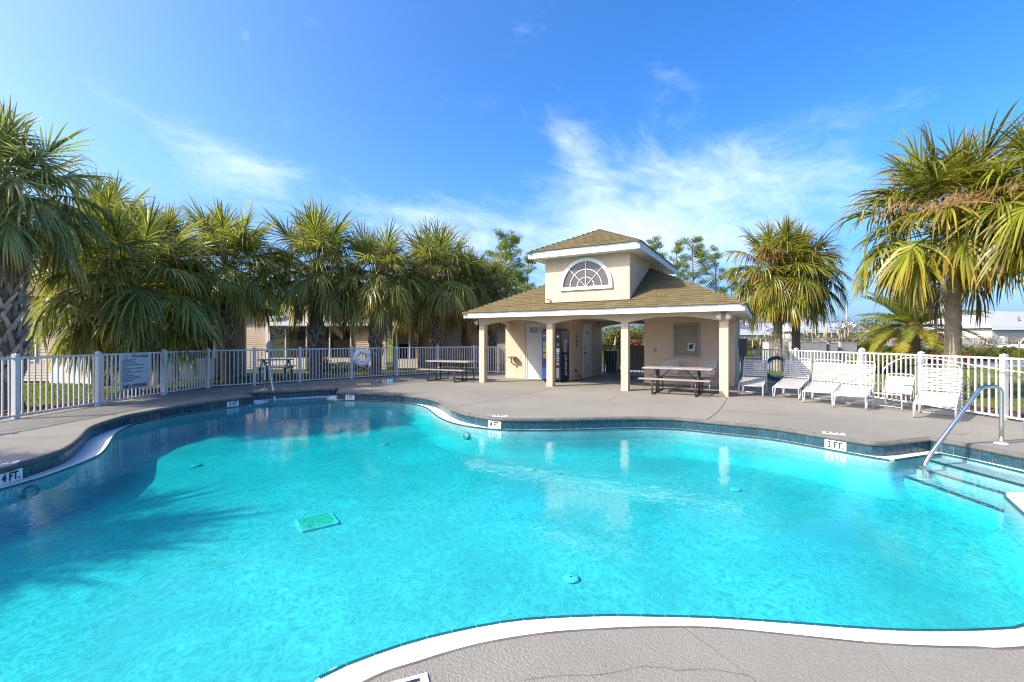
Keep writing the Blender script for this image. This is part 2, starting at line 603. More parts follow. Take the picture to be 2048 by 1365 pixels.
MAT['brick_pink'] = plain('pink_block_wall', (0.42, 0.31, 0.25), 0.85, var=0.1, scale=2)
MAT['machine'] = plain('navy_machine_paint', (0.012, 0.018, 0.055), 0.3, var=0.15)
MAT['machine_face'] = plain('blue_machine_front', (0.02, 0.06, 0.20), 0.25, var=0.2)
MAT['logo_white'] = plain('logo_white', (0.70, 0.70, 0.72), 0.4, var=0.0)
MAT['logo_red'] = plain('logo_red', (0.50, 0.02, 0.03), 0.4, var=0.0)
MAT['logo_blue'] = plain('logo_blue', (0.015, 0.07, 0.30), 0.4, var=0.0)
MAT['btn_green'] = plain('green_button', (0.25, 0.45, 0.05), 0.4, var=0.05)
MAT['btn_orange'] = plain('orange_button', (0.60, 0.20, 0.02), 0.4, var=0.05)
MAT['btn_blue'] = plain('pale_blue_button', (0.25, 0.45, 0.60), 0.4, var=0.05)


# ------------------------------------------------------------------ object helpers
def tag(o, label=None, cat=None, group=None, kind=None):
    if label:
        o['label'] = label
    if cat:
        o['category'] = cat
    if group:
        o['group'] = group
    if kind:
        o['kind'] = kind
    return o


def thing(name, label, cat, loc=(0, 0, 0), rz=0.0, group=None, scale=1.0):
    o = bpy.data.objects.new(name, None)
    o.empty_display_size = 0.1
    COL.objects.link(o)
    o.location = loc
    o.rotation_euler = (0, 0, rz)
    o.scale = (scale,) * 3
    return tag(o, label, cat, group)


def link(name, mesh, parent=None, loc=(0, 0, 0), rot=(0, 0, 0), scale=None, color=None):
    o = bpy.data.objects.new(name, mesh)
    COL.objects.link(o)
    if parent is not None:
        o.parent = parent
    o.location = loc
    o.rotation_euler = rot
    if scale is not None:
        o.scale = scale if isinstance(scale, tuple) else (scale,) * 3
    if color is not None:
        o.color = color
    return o


def children(o):
    return [c for c in bpy.data.objects if c.parent == o]


def copy_tree(o, parent=None, kids=None):
    if kids is None:
        kids = {}
        for c in bpy.data.objects:
            if c.parent is not None:
                kids.setdefault(c.parent.name, []).append(c)
    n = o.copy()
    COL.objects.link(n)
    if parent is not None:
        n.parent = parent
    for c in kids.get(o.name, []):
        copy_tree(c, n, kids)
    return n


class MB:
    """collects simple solids into one mesh"""

    def __init__(s):
        s.v, s.f, s.mi, s.sm = [], [], [], []

    def add(s, vs, fs, mi=0, smooth=False):
        b = len(s.v)
        s.v += [tuple(v) for v in vs]
        for f in fs:
            s.f.append(tuple(b + i for i in f))
            s.mi.append(mi)
            s.sm.append(smooth)
        return s

    def box(s, c, d, mi=0, rz=0.0, rot=None):
        x, y, z = d[0] / 2, d[1] / 2, d[2] / 2
        vs = [Vector((a, b, e)) for a in (-x, x) for b in (-y, y) for e in (-z, z)]
        R = rot if rot is not None else Matrix.Rotation(rz, 3, 'Z')
        vs = [R @ v + Vector(c) for v in vs]
        return s.add(vs, [(0, 1, 3, 2), (4, 6, 7, 5), (0, 4, 5, 1), (2, 3, 7, 6), (0, 2, 6, 4), (1, 5, 7, 3)], mi)

    def span(s, a, b, mi=0):
        return s.box([(p + q) / 2 for p, q in zip(a, b)], [abs(q - p) for p, q in zip(a, b)], mi)

    def bar(s, a, b, w, h, mi=0):
        a, b = Vector(a), Vector(b)
        d = (b - a)
        L = d.length
        d.normalize()
        up = Vector((0, 0, 1)) if abs(d.z) < 0.99 else Vector((0, 1, 0))
        sd = d.cross(up).normalized()
        up = sd.cross(d)
        R = Matrix((sd, d, up)).transposed()
        return s.box((a + b) / 2, (w, L, h), mi, rot=R)

    def tube(s, pts, r, n=8, mi=0, closed=False, caps=True):
        P = [Vector(p) for p in pts]
        m = len(P)
        vs, fs = [], []
        prev = None
        for i, p in enumerate(P):
            if closed:
                d = P[(i + 1) % m] - P[i - 1]
            else:
                d = P[min(i + 1, m - 1)] - P[max(i - 1, 0)]
            d.normalize()
            if prev is None:
                up = Vector((0, 0, 1)) if abs(d.z) < 0.9 else Vector((1, 0, 0))
                prev = d.cross(up).normalized()
            sd = (prev - d * prev.dot(d))
            sd = sd.normalized() if sd.length > 1e-6 else d.orthogonal().normalized()
            prev = sd
            up = d.cross(sd)
            rr = r[i] if isinstance(r, (list, tuple)) else r
            for k in range(n):
                a = 2 * pi * k / n
                vs.append(p + (sd * cos(a) + up * sin(a)) * rr)
        for i in range(m if closed else m - 1):
            j = (i + 1) % m
            for k in range(n):
                k2 = (k + 1) % n
                fs.append((i * n + k, i * n + k2, j * n + k2, j * n + k))
        s.add(vs, fs, mi, True)
        if caps and not closed:
            b = len(s.v) - len(vs)
            s.f.append(tuple(b + k for k in range(n))[::-1])
            s.f.append(tuple(b + (m - 1) * n + k for k in range(n)))
            s.mi += [mi, mi]
            s.sm += [False, False]
        return s

    def lathe(s, c, prof, n=20, mi=0, axis='Z', smooth=True):
        vs, fs = [], []
        for (r, z) in prof:
            for k in range(n):
                a = 2 * pi * k / n
                q = (r * cos(a), r * sin(a), z)
                if axis == 'Y':
                    q = (q[0], q[2], q[1])
                elif axis == 'X':
                    q = (q[2], q[0], q[1])
                vs.append((q[0] + c[0], q[1] + c[1], q[2] + c[2]))
        m = len(prof)
        for i in range(m - 1):
            for k in range(n):
                k2 = (k + 1) % n
                fs.append((i * n + k, i * n + k2, (i + 1) * n + k2, (i + 1) * n + k))
        fs.append(tuple(range(n))[::-1])
        fs.append(tuple((m - 1) * n + k for k in range(n)))
        return s.add(vs, fs, mi, smooth)

    def prism(s, poly, a, b, axis='Z', mi=0):
        """polygon in a plane, pushed from a to b along the axis"""
        n = len(poly)
        def P(q, h):
            if axis == 'Z':
                return (q[0], q[1], h)
            if axis == 'Y':
                return (q[0], h, q[1])
            return (h, q[0], q[1])
        vs = [P(q, a) for q in poly] + [P(q, b) for q in poly]
        fs = [tuple(range(n)), tuple(range(n, 2 * n))[::-1]]
        fs += [(i, i + n, (i + 1) % n + n, (i + 1) % n) for i in range(n)]
        return s.add(vs, fs, mi)

    def quad(s, a, b, c, d, mi=0):
        return s.add([a, b, c, d], [(0, 1, 2, 3)], mi)

    def mesh(s, name, mats):
        me = bpy.data.meshes.new(name)
        me.from_pydata(s.v, [], s.f)
        for m in (mats if isinstance(mats, (list, tuple)) else [mats]):
            me.materials.append(MAT[m] if isinstance(m, str) else m)
        me.polygons.foreach_set('material_index', s.mi)
        me.polygons.foreach_set('use_smooth', s.sm)
        me.update()
        bm = bmesh.new()
        bm.from_mesh(me)
        bmesh.ops.recalc_face_normals(bm, faces=bm.faces)
        bm.to_mesh(me)
        bm.free()
        return me

    def build(s, name, mats, parent=None, **kw):
        return link(name, s.mesh(name, mats), parent, **kw)


def bevel(o, w=0.01, n=2):
    m = o.modifiers.new('bevel', 'BEVEL')
    m.width = w
    m.segments = n
    m.limit_method = 'ANGLE'
    return o


def text_mesh(s, size, mat, extrude=0.002, bold=0.0, align='CENTER'):
    cu = bpy.data.curves.new('lettering', 'FONT')
    cu.body = s
    cu.size = size
    cu.extrude = extrude
    cu.offset = bold
    cu.align_x = align
    cu.align_y = 'CENTER'
    cu.resolution_u = 3
    o = bpy.data.objects.new('lettering', cu)
    COL.objects.link(o)
    dg = bpy.context.evaluated_depsgraph_get()
    dg.update()
    me = bpy.data.meshes.new_from_object(o.evaluated_get(dg))
    bpy.data.objects.remove(o, do_unlink=True)
    bpy.data.curves.remove(cu)
    me.materials.clear()
    me.materials.append(MAT[mat])
    return me


def arc(c, r, a0, a1, n, plane='XZ'):
    out = []
    for i in range(n + 1):
        a = a0 + (a1 - a0) * i / n
        out.append((c[0] + r * cos(a), c[1] + r * sin(a)))
    return out


def smooth_path(pts, n=6):
    """Catmull-Rom through the points"""
    P = [Vector(p) for p in pts]
    out = []
    for i in range(len(P) - 1):
        p0, p1, p2, p3 = P[max(i - 1, 0)], P[i], P[i + 1], P[min(i + 2, len(P) - 1)]
        for k in range(n):
            t = k / n
            out.append(0.5 * ((2 * p1) + (p2 - p0) * t + (2 * p0 - 5 * p1 + 4 * p2 - p3) * t * t + (3 * p1 - p0 - 3 * p2 + p3) * t ** 3))
    out.append(P[-1])
    return out


def fill(name, loops, z, mat, parent=None, flip=False):
    """flat face bounded by the first loop with the others as holes"""
    bm = bmesh.new()
    es = []
    for lp in loops:
        vs = [bm.verts.new((p[0], p[1], z)) for p in lp]
        es += [bm.edges.new((vs[i], vs[(i + 1) % len(vs)])) for i in range(len(vs))]
    bmesh.ops.triangle_fill(bm, use_beauty=True, edges=es)
    for f in bm.faces:
        if (f.normal.z < 0) != flip:
            f.normal_flip()
    me = bpy.data.meshes.new(name)
    bm.to_mesh(me)
    bm.free()
    me.materials.append(MAT[mat])
    return link(name, me, parent)


# ------------------------------------------------------------------ pool outline, measured at the foot of the tile band
ZT, ZW, ZF = -0.215, -0.240, -0.74          # foot of tiles, water level, pool floor
wall_far = [(0, 972.2), (41, 958.5), (82.2, 944.8), (111.5, 934), (135, 922.3), (154.5, 905.7), (164.3, 895), (176, 881.3),
            (195.6, 870.5), (225, 859.8), (256.2, 850), (293.4, 842.2), (332.5, 834.3), (400, 822.6), (452.8, 815.3)]
W1 = [(-6.35, 4.7)] + [gp(x, y, ZT) for x, y in wall_far]
W1.append((-7.0, 12.0))
REC = [(-7.0, 12.0), (-7.65, 12.61), (-5.41, 13.86), (-5.10, 12.93)]
wall_mid = [(711, 800.2), (760, 802), (799, 804), (824.5, 807), (853.9, 811), (877.4, 817.8), (893, 827.6), (904.7, 835.4), (926.3, 844.2), (955.6, 851),
            (977, 855), (1004.5, 858.3), (1053.4, 858.9), (1112, 858.5), (1160, 857.7), (1237.4, 855.6), (1296, 855.4), (1354.7, 857.3),
            (1413.4, 863.2), (1472, 869.4), (1531, 875.7), (1588.4, 884.4), (1629.4, 892), (1695.3, 903.8), (1742.2, 911.3)]
W2 = [(-5.10, 12.93)] + [gp(x, y, ZT) for x, y in wall_mid]
W3 = [gp(1742.2, 911.3, ZT), gp(1767.8, 912.7, ZT), gp(1858.6, 900.8, ZT)]
W4 = [gp(1858.6, 900.8, ZT), gp(1932.6, 915.4, ZT), gp(2041, 938.9, ZT), (7.02, 5.1)]
near_px = [(2048, 1292.4), (1957, 1292.4), (1848, 1289.8), (1738, 1283.2), (1592, 1268.6), (1427.8, 1253.3), (1300, 1252), (1181, 1257.2), (1078.5, 1265.7),
           (958.9, 1286.2), (839.3, 1320.4), (721.4, 1364.9)]
W5 = [(7.02, 5.1), (6.95, 4.7), (6.3, 4.2), (5.5, 3.4), (4.6, 2.72), (3.6, 2.36)] + [gp(x, y, 0) for x, y in near_px] + \
     [(-1.12, 1.55), (-1.35, 0.9), (-2.0, 0.2), (-3.1, -0.1), (-4.4, 0.3), (-5.6, 1.5), (-6.25, 2.9), (-6.4, 4.0), (-6.35, 4.7)]


def dense(pts, n=6):
    return [(p.x, p.y) for p in smooth_path([(a, b, 0) for a, b in pts], n)]


def join(*runs):
    out = []
    for r in runs:
        for p in r:
            if not out or (Vector(p) - Vector(out[-1])).length > 0.012:
                out.append((p[0], p[1]))
    if (Vector(out[0]) - Vector(out[-1])).length < 0.02:
        out.pop()
    return out


D1, D2, D5 = dense(W1), dense(W2), dense(W5)
D3 = [(a[0], a[1]) for a in W3]
D4 = dense(W4, 5)
WALL = join(D1, REC, D2, D3, D4, D5)


def offset(loop, d):
    """move a clockwise loop outwards by d"""
    n = len(loop)
    out = []
    for i in range(n):
        p, q, r = Vector(loop[i - 1]), Vector(loop[i]), Vector(loop[(i + 1) % n])
        a, b = (q - p).normalized(), (r - q).normalized()
        na, nb = Vector((-a.y, a.x)), Vector((-b.y, b.x))
        m = (na + nb)
        if m.length < 1e-4:
            m = na
        m.normalize()
        k = 1.0 / max(0.55, m.dot(na))
        out.append((q.x + m.x * d * k, q.y + m.y * d * k))
    return out


def nearest(p, loop):
    best = None
    for i in range(len(loop)):
        a, b = Vector(loop[i]), Vector(loop[(i + 1) % len(loop)])
        ab = b - a
        t = max(0, min(1, (Vector(p) - a).dot(ab) / max(1e-9, ab.dot(ab))))
        q = a + ab * t
        d = (Vector(p) - q).length
        if best is None or d < best[0]:
            n = Vector((-ab.y, ab.x)).normalized()
            best = (d, q, n, (Vector(p) - q).dot(n))
    return best


water_px1 = [(0, 982), (78.2, 959.5), (137, 939), (195.6, 913.5), (215, 895), (228.8, 872.5), (244.5, 861.7), (273.8, 848), (313, 838.8), (342.3, 833.5),
             (400, 823.8), (452.8, 816.5), (500, 809.8)]
water_px2 = [(711, 801.6), (760, 803.4), (799, 805.6), (824.5, 809), (850, 815.8), (865.6, 826.6), (877.4, 835.8), (897, 845.2), (926, 852.6), (955.6, 857),
             (994.7, 860.8), (1053, 862.4), (1112, 862), (1178.7, 859.9), (1237, 857.9), (1296, 857.9), (1354.7, 859.9), (1413.4, 865.7), (1480, 872.2),
             (1538.6, 879.6), (1597.2, 889.1), (1655.8, 900.8), (1714.4, 911.8), (1773, 922.4)]
near_w = [(2048, 1257.7), (1994, 1265), (1928, 1267.9), (1818.6, 1267.9), (1705, 1262), (1592, 1253.3), (1427.8, 1242.3), (1300, 1239), (1225.5, 1237.7),
          (1123, 1241), (1023.8, 1248.6), (918, 1268), (812, 1294.8), (695.7, 1336.8), (637.6, 1364.8)]
V1 = dense([(-6.1, 4.6)] + [gp(x, y, ZW) for x, y in water_px1])
V2 = [(-6.93, 12.12), (-6.86, 12.52), (-7.36, 12.72), (-5.56, 13.72), (-5.50, 13.14), (-5.06, 12.84)]
V3 = dense([gp(x, y, ZW) for x, y in water_px2])
V4 = [gp(1779.5, 923.2, ZW), gp(1789, 922.8, ZW), gp(1850.5, 913.3, ZW), gp(1882, 910, ZW), gp(1934, 920.6, ZW), gp(2048, 947.7, ZW), (6.88, 5.12), (5.66, 5.09), (5.55, 5.0), (5.18, 4.49)]
V5 = dense([(5.18, 4.49), (4.6, 3.6), (3.9, 3.02)] + [gp(x, y, ZW) for x, y in near_w] + [(-1.30, 1.7), (-1.65, 0.95), (-2.3, 0.4), (-3.1, 0.15), (-4.2, 0.55), (-5.3, 1.65), (-5.9, 2.9), (-6.1, 4.0), (-6.1, 4.6)])
WATER = join(V1, V2, V3, V4, V5)
_w = []
for p in WATER:
    d, q, n, sd = nearest(p, WALL)
    if sd > -0.035 and d < 0.6:
        v = q - n * 0.04
        p = (v.x, v.y)
    if not _w or (Vector(p) - Vector(_w[-1])).length > 0.012:
        _w.append(p)
WATER = _w

# ------------------------------------------------------------------ ground, deck, beds
DECK = [(-9.75, -9), (-9.75, 13.95), (-8.6, 14.9), (-7.55, 15.95), (-6.2, 17.3), (-4.8, 18.55), (-3.3, 19.6), (-1.75, 20.3), (-0.6, 20.15),
        (0.2, 21.6), (5.6, 20.6), (9.0, 17.9), (9.2, 15.0), (9.55, 8.4), (10.0, 2.0), (10.2, -9)]


def shrink(loop, k):
    cx = sum(p[0] for p in loop) / len(loop)
    cy = sum(p[1] for p in loop) / len(loop)
    return [(cx + (p[0] - cx) * k, cy + (p[1] - cy) * k) for p in loop]


gr = fill('ground', [[(-600, -400), (-600, 900), (600, 900), (600, -400)], shrink(DECK, 0.985)], -0.07, 'ground')
tag(gr, kind='structure')

deck = MB()
bm = bmesh.new()
hole = offset(WALL, 0.02)
es = []
for lp in (DECK, hole):
    vs = [bm.verts.new((p[0], p[1], 0)) for p in lp]
    es += [bm.edges.new((vs[i], vs[(i + 1) % len(vs)])) for i in range(len(vs))]
bmesh.ops.triangle_fill(bm, use_beauty=True, edges=es)
for f in bm.faces:
    if f.normal.z < 0:
        f.normal_flip()
bes = [e for e in bm.edges if len(e.link_faces) == 1]
r = bmesh.ops.extrude_edge_only(bm, edges=bes)
for v in [g for g in r['geom'] if isinstance(g, bmesh.types.BMVert)]:
    v.co.z = -0.12
me = bpy.data.meshes.new('pool_deck')
bm.to_mesh(me)
bm.free()
me.materials.append(MAT['concrete'])
pool_deck = tag(link('pool_deck', me), kind='structure')

MAT['joint'] = plain('dark_joint_filler', (0.045, 0.04, 0.036), 0.9, var=0.3, scale=9)
MAT['rust'] = plain('rusty_crack', (0.24, 0.155, 0.085), 0.9, var=0.3, scale=9)


def joint(px_pts, w=0.010, mat='joint', name='joint'):
    P = [Vector(gp(x, y)) for x, y in px_pts]
    if len(P) > 2:
        P = [Vector((q[0], q[1])) for q in dense([(p.x, p.y) for p in P], 5)]
    m = MB()
    L, R = [], []
    for i, p in enumerate(P):
        d = (P[min(i + 1, len(P) - 1)] - P[max(i - 1, 0)]).normalized()
        n = Vector((-d.y, d.x)) * (w / 2) * random.uniform(0.7, 1.3)
        L.append((p.x + n.x, p.y + n.y, 0.004))
        R.append((p.x - n.x, p.y - n.y, 0.004))
    k = len(P)
    m.add(L + R, [(i, i + 1, k + i + 1, k + i) for i in range(k - 1)])
    return m.build(name, mat, pool_deck)


joint([(906, 815.3), (970, 804), (1050, 789.5), (1104, 776.5)], 0.013)
joint([(1414, 839.6), (1437, 822.5), (1455, 797.3)], 0.013)
joint([(1217, 802), (1233, 793.5)], 0.012)
joint([(0, 864.5), (70, 852), (150, 838.5), (205, 828)], 0.010)
joint([(0, 877.8), (60, 876.5), (118, 875.8)], 0.008)
joint([(1905, 870.8), (1940, 868)], 0.010)
joint([(1365, 1256.5), (1430, 1302), (1512, 1365)], 0.0025)
joint([(1745, 1300), (1770, 1330), (1797, 1364)], 0.0025, 'rust', 'crack')
joint([(1290, 1334), (1340, 1338), (1355, 1342), (1410, 1339), (1455, 1345), (1498, 1353)], 0.003, 'rust', 'crack')
joint([(1040, 1362), (1120, 1352), (1200, 1350), (1290, 1332)], 0.0025, 'rust', 'crack')
joint([(1446, 821), (1520, 827), (1595, 833)], 0.022, 'rust', 'crack')
joint([(1190, 803), (1290, 812), (1440, 821)], 0.012, 'rust', 'crack')

MAT['wet'] = plain('wet_concrete', (0.10, 0.095, 0.085), 0.06, var=0.2, scale=2, spec=0.6)
MAT['damp'] = plain('damp_concrete', (0.19, 0.175, 0.15), 0.5, var=0.15, scale=3)
for nm, mt, z, pts in (('puddle', 'wet', 0.003, [(752, 765), (772, 759.5), (800, 757.5), (832, 757.5), (826, 761), (800, 764.5), (775, 767)]), ('puddle', 'wet', 0.003, [(700, 769), (730, 766.5), (748, 768), (728, 771.5)]),
                        ('damp_patch', 'damp', 0.0022, [(640, 775), (690, 766), (760, 757), (850, 755), (880, 759), (830, 766), (760, 772), (700, 778)])):
    P = dense([gp(*q) for q in pts + [pts[0]]], 5)[:-1]
    fill(nm, [P], z, mt, pool_deck)
for px, w in (((1308, 790), 14), ((1312, 786), 8), ((1413, 795), 12), ((1420, 791), 9)):
    x, y = gp(*px)
    rr0 = w / F * y
    P = [(x + rr0 * cos(a * pi / 6) * random.uniform(.6, 1.1), y + rr0 * .7 * sin(a * pi / 6) * random.uniform(.6, 1.1)) for a in range(12)]
    fill('rust_stain', [P], 0.0026 + .0003 * w / 14, 'rust', pool_deck)

# planting beds and their chips
LB = [(-9.75, -9), (-9.75, 13.95), (-8.6, 14.9), (-7.55, 15.95), (-6.2, 17.3), (-4.8, 18.55), (-3.3, 19.6), (-1.75, 20.3), (-0.6, 20.3)]
LBo = [(-11.0, -9), (-11.1, 9.5), (-11.2, 14.3), (-9.3, 15.9), (-8.2, 17.1), (-6.9, 18.5), (-5.4, 19.7), (-3.8, 20.8), (-2.0, 21.5), (-0.6, 21.5)]
bed = fill('mulch_bed', [LB + LBo[::-1]], -0.05, 'mulch_soil')
tag(bed, kind='structure')
RB = [(9.2, 15.0), (9.55, 8.4), (10.0, 2.0), (10.2, -9)]
RBo = [(10.5, 15.4), (11.3, 13), (11.1, 10), (11.2, 8), (11.2, 2), (11.3, -9)]
bed2 = fill('mulch_bed', [RB + RBo[::-1]], -0.05, 'mulch_soil')
tag(bed2, kind='structure')


def inpoly(x, y, P):
    c = False
    j = len(P) - 1
    for i in range(len(P)):
        if (P[i][1] > y) != (P[j][1] > y) and x < (P[j][0] - P[i][0]) * (y - P[i][1]) / (P[j][1] - P[i][1]) + P[i][0]:
            c = not c
        j = i
    return c


def attr(me, name, vals):
    a = me.attributes.new(name, 'FLOAT', 'POINT')
    a.data.foreach_set('value', vals)


def scatter_chips(poly, n, ymin, ymax, z):
    xs = [p[0] for p in poly]
    V, Fc = [], []
    k = 0
    while k < n:
        x, y = random.uniform(min(xs), max(xs)), random.uniform(ymin, ymax)
        if not inpoly(x, y, poly):
            continue
        k += 1
        a, L, w = random.uniform(0, pi), random.uniform(0.02, 0.06), random.uniform(0.008, 0.02)
        t = random.uniform(-0.5, 0.5)
        c, s = cos(a), sin(a)
        b = len(V)
        zz = z + random.uniform(0.0, 0.035)
        for (u, v, h) in ((-L, -w, -t * L), (L, -w, t * L), (L, w, t * L), (-L, w, -t * L)):
            V.append((x + c * u - s * v, y + s * u + c * v, zz + h + 0.012))
        Fc.append((b, b + 1, b + 2, b + 3))
    return V, Fc


V, Fc = scatter_chips(LB + LBo[::-1], 9000, 6, 21.5, -0.05)
V2_, F2_ = scatter_chips(RB + RBo[::-1], 3000, 5, 15.5, -0.05)
b0 = len(V)
V += V2_
Fc += [tuple(b0 + i for i in f) for f in F2_]
me = bpy.data.meshes.new('mulch_chips')
me.from_pydata(V, [], Fc)
me.materials.append(MAT['mulch'])
tag(link('mulch_chips', me), kind='stuff')


def blades(n, zone, h0, h1, w, z=-0.07, lean=0.4, clump=None):
    V, Fc, sh = [], [], []
    k = 0
    while k < n:
        x, y = zone()
        if x is None:
            continue
        k += 1
        h = random.uniform(h0, h1)
        a = random.uniform(0, 2 * pi)
        l = random.uniform(0, lean) * h
        a2 = random.uniform(0, 2 * pi)
        dx_, dy_ = cos(a) * w / 2, sin(a) * w / 2
        b = len(V)
        V += [(x - dx_, y - dy_, z), (x + dx_, y + dy_, z), (x + cos(a2) * l, y + sin(a2) * l, z + h)]
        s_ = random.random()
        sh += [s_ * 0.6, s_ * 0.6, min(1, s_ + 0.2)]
        Fc.append((b, b + 1, b + 2))
    return V, Fc, sh


def zone_left():
    x, y = random.uniform(-17, 1), random.uniform(8.5, 24)
    if x > -9 and y < 15:
        return None, None
    if inpoly(x, y, LB + LBo[::-1]) or inpoly(x, y, DECK):
        return None, None
    if (sin(x * 1.3) + sin(y * 0.9 + x * 0.5)) > 1.1 and random.random() < 0.8:
        return None, None
    return x, y


def zone_right():
    x, y = random.uniform(10, 24), random.uniform(5, 21)
    if inpoly(x, y, RB + RBo[::-1]) or inpoly(x, y, DECK):
        return None, None
    return x, y


V, Fc, sh = blades(26000, zone_left, 0.03, 0.09, 0.02)
v2, f2, s2 = blades(12000, zone_right, 0.03, 0.09, 0.02)
b0 = len(V)
V += v2
Fc += [tuple(b0 + i for i in f) for f in f2]
sh += s2
me = bpy.data.meshes.new('lawn_grass')
me.from_pydata(V, [], Fc)
attr(me, 'shade', sh)
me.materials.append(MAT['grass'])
tag(link('lawn_grass', me), kind='stuff')

road = fill('road', [[(2.0, 21.8), (2.0, 29), (14, 31.5), (90, 33), (90, 25), (30, 25), (16, 23.8), (9, 21.4), (6.5, 20.8)]], -0.062, 'asphalt')
tag(road, kind='structure')
walk = fill('path', [[(2.6, 20.9), (2.0, 23.0), (9, 23.2), (9.0, 20.2), (6.0, 20.3)]], -0.056, 'asphalt')
tag(walk, kind='structure')

# ------------------------------------------------------------------ the pool
pool = thing('swimming_pool', 'free form pool of bright turquoise water with tiled rim in the grey deck', 'pool')

# coping: one rounded nose swept along the rim
prof = [(0.030, -0.001), (0.012, 0.0), (0.0, -0.003), (-0.016, -0.012), (-0.026, -0.028), (-0.028, -0.05), (-0.02, -0.068), (0.0, -0.076), (0.02, -0.077)]
rings = [[(p[0], p[1], z) for p in offset(WALL, d)] for d, z in prof]
m = MB()
n = len(WALL)
vs = [v for rg in rings for v in rg]
fs = [(k * n + i, k * n + (i + 1) % n, (k + 1) * n + (i + 1) % n, (k + 1) * n + i) for k in range(len(prof) - 1) for i in range(n)]
m.add(vs, fs, 0, True)
m.build('coping', 'coping', pool)
# backing wall of the tile band
m = MB()
bk = offset(WALL, 0.006)
m.add([(p[0], p[1], -0.07) for p in bk] + [(p[0], p[1], ZT - 0.02) for p in bk], [(i, (i + 1) % n, n + (i + 1) % n, n + i) for i in range(n)])
m.build('grout', 'grout', pool)
# gutter ledge
led = fill('gutter_ledge', [offset(WALL, 0.012), WATER], ZT - 0.004, 'plaster', pool)
# basin: walls and floor
m = MB()
nw = len(WATER)
lip = offset(WATER, -0.0)
ringsz = [(WATER, ZT - 0.004), (WATER, ZF + 0.26)]
for k in range(1, 6):
    t = k / 5 * pi / 2
    ringsz.append((offset(WATER, -0.22 * (1 - cos(t))), ZF + 0.26 - 0.258 * sin(t)))
vs = [(p[0], p[1], z) for lp, z in ringsz for p in lp]
fs = [(k * nw + i, k * nw + (i + 1) % nw, (k + 1) * nw + (i + 1) % nw, (k + 1) * nw + i) for k in range(len(ringsz) - 1) for i in range(nw)]
m.add(vs, fs, 0, True)
m.build('basin_wall', 'pool', pool)
fill('basin_floor', [offset(WATER, 0.05)], ZF, 'pool', pool)


class Walk:
    def __init__(s, pts):
        s.p = [Vector(q) for q in pts]
        s.c = [0.0]
        for a, b in zip(s.p, s.p[1:]):
            s.c.append(s.c[-1] + (b - a).length)
        s.L = s.c[-1]

    def at(s, t):
        t = max(0, min(s.L, t))
        for i in range(len(s.p) - 1):
            if t <= s.c[i + 1] or i == len(s.p) - 2:
                u = (t - s.c[i]) / max(1e-9, s.c[i + 1] - s.c[i])
                return s.p[i] + (s.p[i + 1] - s.p[i]) * u

    def find(s, q):
        q = Vector(q)
        best = min(range(int(s.L / 0.01)), key=lambda k: (s.at(k * 0.01) - q).length)
        return best * 0.01


TW = 0.1475
tile_me = MB().box((0, 0, 0), (TW - 0.008, 0.014, 0.135)).mesh('tile', 'tile')
half_me = MB().box((0, 0, 0), (TW * 0.5 - 0.005, 0.014, 0.135)).mesh('half_tile', 'tile')
runs = []
w1, w2 = Walk(D1), Walk(D2)
mk = {}
for nm, wk, px in (('a', w1, (18, 966.2)), ('b', w1, (465, 813.6)), ('c', w2, (701.5, 799.6)), ('d', w2, (990.5, 856.7)), ('e', w2, (1672, 899.8))):
    mk[nm] = (wk, wk.find(gp(px[0], px[1], ZT)))
MWD = 0.295


def split(wk, stops):
    a = 0.0
    out = []
    for c in sorted(stops):
        out.append((wk, a, c - MWD / 2))
        a = c + MWD / 2
    out.append((wk, a, wk.L))
    return out


runs += split(w1, [mk['a'][1], mk['b'][1]]) + split(w2, [mk['c'][1], mk['d'][1], mk['e'][1]])
for q in (REC[0:2], REC[1:3], REC[2:4], D3[0:2], D3[1:3], D4):
    wk = Walk(q)
    runs.append((wk, 0, wk.L))
for wk, a, b in runs:
    k = int((b - a) / TW + 0.35)
    if k < 1:
        continue
    st = (b - a) / k
    for i in range(k):
        p, q = wk.at(a + i * st), wk.at(a + (i + 1) * st)
        d = q - p
        if d.length < 0.03:
            continue
        o = link('tile', tile_me, pool, ((p.x + q.x) / 2, (p.y + q.y) / 2, -0.0765 - 0.0675), (random.uniform(-.006, .006), random.uniform(-.01, .01), atan2(d.y, d.x)),
                 (d.length / TW, 1, 1))

# teal trim tiles on the lip of the gutter
trim_me = MB().box((0, 0, 0), (0.145, 0.020, 0.024)).mesh('trim_tile', 'trim_tile')


def trims(pts, z, cap=999, deep=1.0):
    wk = Walk(pts)
    k = max(1, int(wk.L / 0.15 + 0.5))
    st = wk.L / k
    for i in range(min(k, cap)):
        p, q = wk.at(i * st), wk.at((i + 1) * st)
        d = q - p
        if d.length < 0.02:
            continue
        link('trim_tile', trim_me, pool, ((p.x + q.x) / 2, (p.y + q.y) / 2, z), (0, 0, atan2(d.y, d.x)), (d.length / 0.1505, deep, 1))


def wseg(a, b):
    ia = min(range(len(WATER)), key=lambda i: (Vector(WATER[i]) - Vector(a)).length)
    ib = min(range(len(WATER)), key=lambda i: (Vector(WATER[i]) - Vector(b)).length)
    return WATER[ia:ib + 1] if ib > ia else WATER[ia:] + WATER[:ib + 1]


trims(wseg(V1[3], (-7.0, 12.0)), ZT - 0.012)
trims(wseg((-5.06, 12.84), gp(1779.5, 923.2, ZW)), ZT - 0.012)
trims(wseg(gp(1789, 922.8, ZW), gp(1882, 910, ZW)), ZT - 0.012)
trims(wseg(gp(1882, 910, ZW), (6.88, 5.2)), ZT - 0.012)
trims(wseg((5.66, 5.09), (5.18, 4.49)), ZT - 0.012)
trims(wseg((5.18, 4.49), (-1.0, 2.3)), ZT - 0.012)

